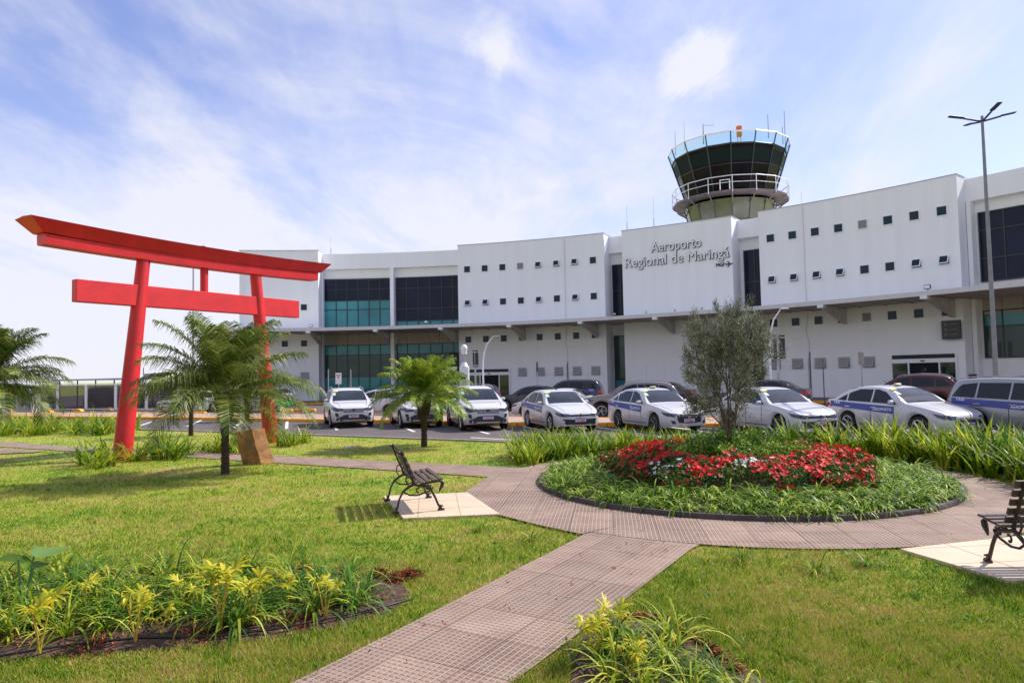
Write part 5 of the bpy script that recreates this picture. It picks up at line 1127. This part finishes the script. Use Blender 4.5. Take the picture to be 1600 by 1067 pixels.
def lump(x,y,sc=1.0): return .5+.5*math.sin(x*3.1*sc+1.3*math.sin(y*2.3*sc))*math.cos(y*2.7*sc+x*1.1)
def ftop(x,y,r): 
    e=min(1,(2.68-r)/.35) if r>2.33 else 1; return bedz(r)+.08+.24*max(0,e)**.6*(.55+.5*lump(x,y,1.6)+.3*lump(x*3.1,y*2.7,1.2))
def fin(x,y):
    a=math.atan2(y-BC[1],x-BC[0]); r=math.hypot(x-BC[0],y-BC[1]); return r<2.36+.16*sin(a*5+1)+.13*sin(a*11)+.08*sin(a*19)
def cell_f():
    while True:
        a=rnd.uniform(0,2*pi); r=math.sqrt(rnd.uniform(1.15**2,2.8**2)); x,y=BC[0]+r*cos(a),BC[1]+r*sin(a)
        if fin(x,y): 
            zt=ftop(x,y,r); return (x,y,bedz(r)+(zt-bedz(r))*rnd.random()**.55)
FL=leafmat('flower_foliage',(.025,.065,.012),(.065,.15,.022),(.22,.17,.03),.3,scale=2.2)
tag(MB().add(*leafcloud(cell_f,32000,.055,1.5)).build('flower_foliage',FL),kind='stuff')
RP=leafmat('red_petals',(.50,.004,.008),(.78,.012,.018),None,.25,rough=.5); WP=leafmat('white_petals',(.75,.72,.72),(.85,.82,.82),None,.25)
def flowers(n,accept,name,m_,sz=.032):
    vs=[];fs=[]; c=0
    while c<n:
        a=rnd.uniform(0,2*pi); r=math.sqrt(rnd.uniform(1.15**2,2.8**2)); x,y=BC[0]+r*cos(a),BC[1]+r*sin(a)
        if not fin(x,y) or not accept(x,y,r): continue
        z=ftop(x,y,r)+rnd.uniform(-.06,.045); c+=1
        if r>2.25: z-=rnd.random()**2*.22
        nn=Vector((rnd.gauss((x-BC[0])*.25,.35),rnd.gauss((y-BC[1])*.25,.35),1)).normalized(); t=nn.orthogonal().normalized(); b_=nn.cross(t); R1=sz*rnd.uniform(.7,1.25); o0=len(vs); vs.append(Vector((x,y,z))-nn*.008); k5=5; ph=rnd.uniform(0,6)
        for k in range(k5):
            for da,rr_,hh in((-.55,.62,.0),(0,1.0,.006),(.55,.62,.0)): q=ph+2*pi*k/k5+da; vs.append(Vector((x,y,z))+(t*cos(q)+b_*sin(q))*R1*rr_+nn*hh)
        for k in range(k5): fs.append((o0,o0+1+3*k,o0+2+3*k,o0+3+3*k))
    return tag(MB().add(vs,fs).build(name,m_),kind='stuff')
W1=Vector((2.45,11.05,0)); W2=Vector((3.65,10.75,0))
def wh(x,y): return ((x-W1.x)/.30)**2+((y-W1.y)/.30)**2<1 or ((x-W2.x)/.42)**2+((y-W2.y)/.22)**2<1
def dens(x,y):
    return (lump(x*1.3,y*1.3,1.5)+.25*lump(x*4,y*4,1))>.50 or rnd.random()<.10
flowers(2500,lambda x,y,r: not wh(x,y) and dens(x,y) and not (r<1.35 and rnd.random()<.7),'red_flowers',RP,.046)
flowers(70,lambda x,y,r: wh(x,y),'white_flowers',WP,.040)
def cell_m():
    while True:
        a=rnd.uniform(0,2*pi); u=rnd.random()**.45; el=math.asin(rnd.random()); q_=1+.22*math.sin(4*a+7*el)*math.cos(3*a-5*el)+.12*math.sin(11*a+9*el); r=1.40*u*cos(el)*q_; z=.50*u*sin(el)*q_
        return (BC[0]+.18+r*cos(a),BC[1]+.15+r*sin(a),bedz(r)-.02+max(0,z))
SH=leafmat('shrub_leaf',(.035,.095,.010),(.12,.23,.020),(.36,.44,.06),.35,scale=2)
tag(MB().add(*leafcloud(cell_m,30000,.05,1.5)).build('round_shrub',SH),'low rounded light green shrub around the foot of the olive tree','shrub')
# ---- olive tree
OT=empty('olive_tree',(BC[0]-.02,BC[1],.36),0,'small grey-green olive tree in the middle of the flower bed','tree')
BARK=mat('olive_bark',(.13,.09,.065),.9,var=.4,vs=14,bump=.8,bs=50)
r2=random.Random(21); tb=MB(); tips=[]
def grow(p,d,L_,r_,lev):
    pts=[p]; q=p.copy(); dd=d.copy(); n=4
    for k in range(n):
        dd=(dd+Vector((r2.gauss(0,.13),r2.gauss(0,.13),r2.gauss(.05,.08)))).normalized(); q=q+dd*(L_/n); pts.append(q.copy())
        if lev>=1: tips.append((q.copy(),dd.copy(),lev))
    r1_=r_*.62 if lev<4 else r_*.3; tb.tube(pts,[r_+(r1_-r_)*k/n for k in range(n+1)],6 if lev<2 else 4,cap=False)
    if lev<4:
        for k in range(3 if lev<3 else 3):
            a=2*pi*(k+r2.random()*.7)/3; sp_=r2.uniform(.35,.75); ax=dd.orthogonal().normalized(); bx=dd.cross(ax); nd_=(dd*cos(sp_)+(ax*cos(a)+bx*sin(a))*sin(sp_)).normalized(); nd_.z=max(nd_.z,-.15)
            grow(q,nd_,L_*r2.uniform(.62,.86),r1_,lev+1)
    else: tips.append((q.copy(),dd.copy(),5))
tb.tube([(0,0,-.1),(.01,0,.1),(.0,.01,.30),(-.02,0,.48)],[.085,.065,.055,.05],10,cap=False)
for a,sp_,L_ in((.3,.62,.66),(2.0,.45,.74),(3.3,.72,.66),(4.6,.42,.74),(5.6,.28,.86),(1.2,.10,.80)):
    grow(Vector((-.02,0,.46)),Vector((cos(a)*sin(sp_),sin(a)*sin(sp_),cos(sp_))),L_,.032,1)
for a,sp_,L_,z0_ in((.2,.95,.58,.45),(1.9,.85,.52,.6),(2.9,.98,.60,.48),(3.9,.85,.55,.6),(5.2,.95,.60,.5)):
    grow(Vector((-.02,0,z0_)),Vector((cos(a)*sin(sp_),sin(a)*sin(sp_),cos(sp_))),L_,.014,2)
sq=lambda v:(v[0]*(1-.40*min(1,max(0,(v[2]-.5)/.5)))-.06*max(0,v[2]-.8)+.10*max(0,v[2]-2.0),v[1]*(1-.34*min(1,max(0,(v[2]-.5)/.5))),v[2]*1.06)
tb.v=[sq(v) for v in tb.v]; tb.build('trunk',BARK,OT,smooth=60)
vs=[];fs=[]
OLF=leafmat('olive_leaf',(.06,.072,.038),(.18,.195,.115),(.46,.48,.38),.18,scale=3,rough=.45)
for q,dd,lev in tips:
    for _ in range(30 if lev>=4 else (24 if lev==3 else (24 if lev==2 else 16))):
        sg=.05 if lev>2 else .09; p=q+Vector((r2.gauss(0,sg),r2.gauss(0,sg),r2.gauss(0,sg))); d=(dd*.9+Vector((r2.gauss(0,.55),r2.gauss(0,.55),r2.gauss(.15,.5)))).normalized(); s=d.cross(Vector((r2.gauss(0,1),r2.gauss(0,1),r2.gauss(0,1)))).normalized()*.0072; L_=r2.uniform(.05,.09); o0=len(vs)
        vs+=[p,p+d*L_*.5+s,p+d*L_,p+d*L_*.5-s]; fs.append((o0,o0+1,o0+2,o0+3))
print('olive leaves',len(fs),'extent',min(v[0] for v in vs),max(v[0] for v in vs),max(v[2] for v in vs))
vs=[sq(v) for v in vs]; print('oliveX',np.percentile([v[0] for v in vs],[1,5,50,95,99]),max(v[2] for v in vs)); MB().add(vs,fs).build('crown',OLF,OT)
# ---- palms
PLM=leafmat('palm_leaflet',(.04,.08,.012),(.14,.19,.028),(.40,.40,.12),.3,scale=2.5,rough=.3); PLM2=leafmat('palm_leaflet_light',(.07,.15,.012),(.22,.32,.025),(.46,.48,.08),.3,scale=1.5,rough=.38)
PTR=mat('palm_trunk_fibre',(.055,.032,.022),.95,var=.5,vs=18,bump=1,bs=40)
def palm(loc,ht,cr_,rb,rt,nf,label,seed,leaf=PLM,boot=.5,lw=.011,updroop=1.0,nl=46,lean=(0,0)):
    rg=random.Random(seed); o=empty('palm_tree',loc,rg.uniform(0,6),label,'palm tree'); o.rotation_euler=(0,0,0)
    b=MB(); n=26; pts=[];rr_=[]
    for k in range(n+1):
        f=k/n; z=ht*f; r_=rb*(1-.15*min(1,f*3)) if z<ht-boot else rb+(rt-rb)*min(1,(z-ht+boot)/(boot*.6)); pts.append((lean[0]*f*f,lean[1]*f*f,z-.05)); rr_.append(r_*(1+.10*(k%2)))
    b.tube(pts,rr_,14)
    # stubs of old fronds
    for k in range(int(150*ht)):
        z=rg.uniform(.05,ht); a=rg.uniform(0,6.28); f=z/ht; R1=rb if z<ht-boot else rb+(rt-rb)*min(1,(z-ht+boot)/(boot*.6)); d=Vector((cos(a),sin(a),rg.uniform(.5,1.3))).normalized(); p=Vector((lean[0]*f*f+cos(a)*R1*.85,lean[1]*f*f+sin(a)*R1*.85,z-.05)); L_=rb*.35 if z<ht-boot else rg.uniform(.05,.12)*rt/.15
        b.tube([p,p+d*L_],[rb*.16 if z<ht-boot else .018*rt/.15,.005],4)
    b.build('trunk',PTR,o)
    c=MB(); top=Vector((lean[0],lean[1],ht-.1)); ga_=pi*(3-math.sqrt(5))
    for i in range(nf):
        f=i/(nf-1); az=i*ga_+rg.uniform(-.15,.15); el=R_(88-94*f**1.1+rg.uniform(-9,9)); L_=cr_*1.32*rg.uniform(.88,1.06)*(.72+.28*min(1,f*3)); ns=12; p=top+Vector((cos(az),sin(az),0))*rt*.5+Vector((0,0,.12*(1-f))); pts=[];dirs=[]
        e=el; dr=R_(95*updroop*rg.uniform(.8,1.15))*(.45+.55*f) 
        for k in range(ns+1):
            d=Vector((cos(az)*cos(e),sin(az)*cos(e),sin(e))); pts.append(p.copy()); dirs.append(d); p=p+d*(L_/ns); e-=dr/ns*(.4+1.2*k/ns); e=max(e,R_(-76))
        c.tube(pts,[.013*(1-.85*k/ns)*cr_/1.6 for k in range(ns+1)],4,1,cap=False)
        for k in range(nl):
            t=.10+.90*k/(nl-1); u=t*ns; i0=min(int(u),ns-1); fr=u-i0; q=pts[i0].lerp(pts[i0+1],fr); d=dirs[i0].lerp(dirs[i0+1],fr).normalized(); side=Vector((-sin(az),cos(az),0)); upv=side.cross(d); upv=upv if upv.z>0 or abs(d.z)>.9 else -upv
            ll=cr_*.39*(sin(pi*min(1,(t*.86+.10)))**.6)*rg.uniform(.85,1.1)
            for s in(-1,1):
                dl=(side*s*.80+d*.62+upv*rg.uniform(.05,.38)).normalized(); m_=q+dl*ll*.5; end=q+dl*ll*.93+Vector((0,0,-ll*rg.uniform(.2,.75))); wv=d*lw*.9; o0=len(c.v)
                c.v+=[tuple(q-wv*.5),tuple(q+wv*.5),tuple(m_+wv*.6+Vector((0,0,-.004))),tuple(m_-wv*.6+Vector((0,0,-.004))),tuple(end)]; c.f+=[(o0,o0+1,o0+2,o0+3),(o0+3,o0+2,o0+4)]; c.m+=[0,0]
    c.build('crown',[leaf,mat('palm_rachis',(.20,.24,.06),.5)],o); return o
palm((-6.16,14.65,0),1.80,1.50,.085,.18,46,'large dark feathery palm in front of the right torii column',3,boot=.7,lw=.017,nl=78,updroop=.9)
palm((-2.55,19.5,0),1.50,1.08,.085,.20,48,'small bright green palm standing alone on the centre lawn',5,leaf=PLM2,boot=.75,lw=.020,updroop=.85,nl=60)
palm((-12.75,16.4,0),2.05,1.45,.085,.17,46,'feathery palm cut by the left edge of the photo',8,boot=.5,lw=.018,nl=74)
palm((-11.76,25.0,0),1.5,1.05,.08,.17,22,'small palm with thin trunk behind the big palm',13,boot=.5,lw=.02,nl=36)
palm((-12.9,33.2,0),1.6,.8,.12,.2,22,'distant palm by the car park behind the big palm',17,boot=.6,lw=.03,nl=26)
# ================= GRASS =================
def weeds():
    vs=[];fs=[]; src=[strips(12,.10,.012,15,75,.9,seg=3,base=.012) for _ in range(8)]; src2=[strips(7,.07,.028,5,45,.6,seg=3,base=.006) for _ in range(5)]; c=0
    while c<420:
        y=3.8+14*rnd.random()**1.7; x=rnd.uniform(-1,1)*(y*.78+.5)
        if lawn_ok(np.array([x]),np.array([y]))[0]: addc(vs,fs,rnd.choice(src if rnd.random()<.6 else src2),x,y,0,rnd.uniform(0,6.28),rnd.uniform(.6,1.25)); c+=1
    tag(MB().add(vs,fs).build('lawn_weeds',LGD),kind='stuff')
def lawn_ok(x,y,mrg=0):
    ok=np.ones(x.shape,bool)
    for pl in(wedge,crosspath,diag,spur,pad1,pad2,bedA,bedB,road): ok&=~inpoly(x,y,pl)
    r=np.hypot(x-RC[0],y-RC[1]); ok&=r>RR
    return ok
def blades(n,ymin,ymax,hmin,hmax,wd,power,name):
    # density falls with distance, spread over the view width
    u=nr.random(n); y=(ymin**(1-power)+u*(ymax**(1-power)-ymin**(1-power)))**(1/(1-power)); x=(nr.random(n)*2-1)*(y*.80+.6)
    k=lawn_ok(x,y); x,y=x[k],y[k]; n=len(x); x=x+nr.normal(0,.022,n); y=y+nr.normal(0,.022,n)
    dry=np.sin(x*1.7+np.sin(y*1.3)*2)*.5+.5
    h=nr.uniform(hmin,hmax,n)*(.8+.4*(1-dry))*(1+.02*y); a=nr.random(n)*2*pi; w_=wd*(.6+.8*nr.random(n))*(1+y*.06); lx,ly=nr.normal(0,.5,n)*h,nr.normal(0,.5,n)*h
    co=np.empty((n,3,3)); co[:,0,0]=x-np.cos(a)*w_; co[:,0,1]=y-np.sin(a)*w_; co[:,0,2]=0; co[:,1,0]=x+np.cos(a)*w_; co[:,1,1]=y+np.sin(a)*w_; co[:,1,2]=0; co[:,2,0]=x+lx; co[:,2,1]=y+ly; co[:,2,2]=h
    me=bpy.data.meshes.new(name); me.vertices.add(3*n); me.vertices.foreach_set('co',co.ravel()); me.loops.add(3*n); me.loops.foreach_set('vertex_index',np.arange(3*n,dtype=np.int32)); me.polygons.add(n); me.polygons.foreach_set('loop_start',np.arange(0,3*n,3,dtype=np.int32)); me.update(); me.validate(); me.materials.append(GB)
    o=bpy.data.objects.new(name,me); COL.objects.link(o); tag(o,kind='stuff'); print(name,n)
blades(520000,3.6,30,.022,.050,.0030,1.9,'grass')

weeds()
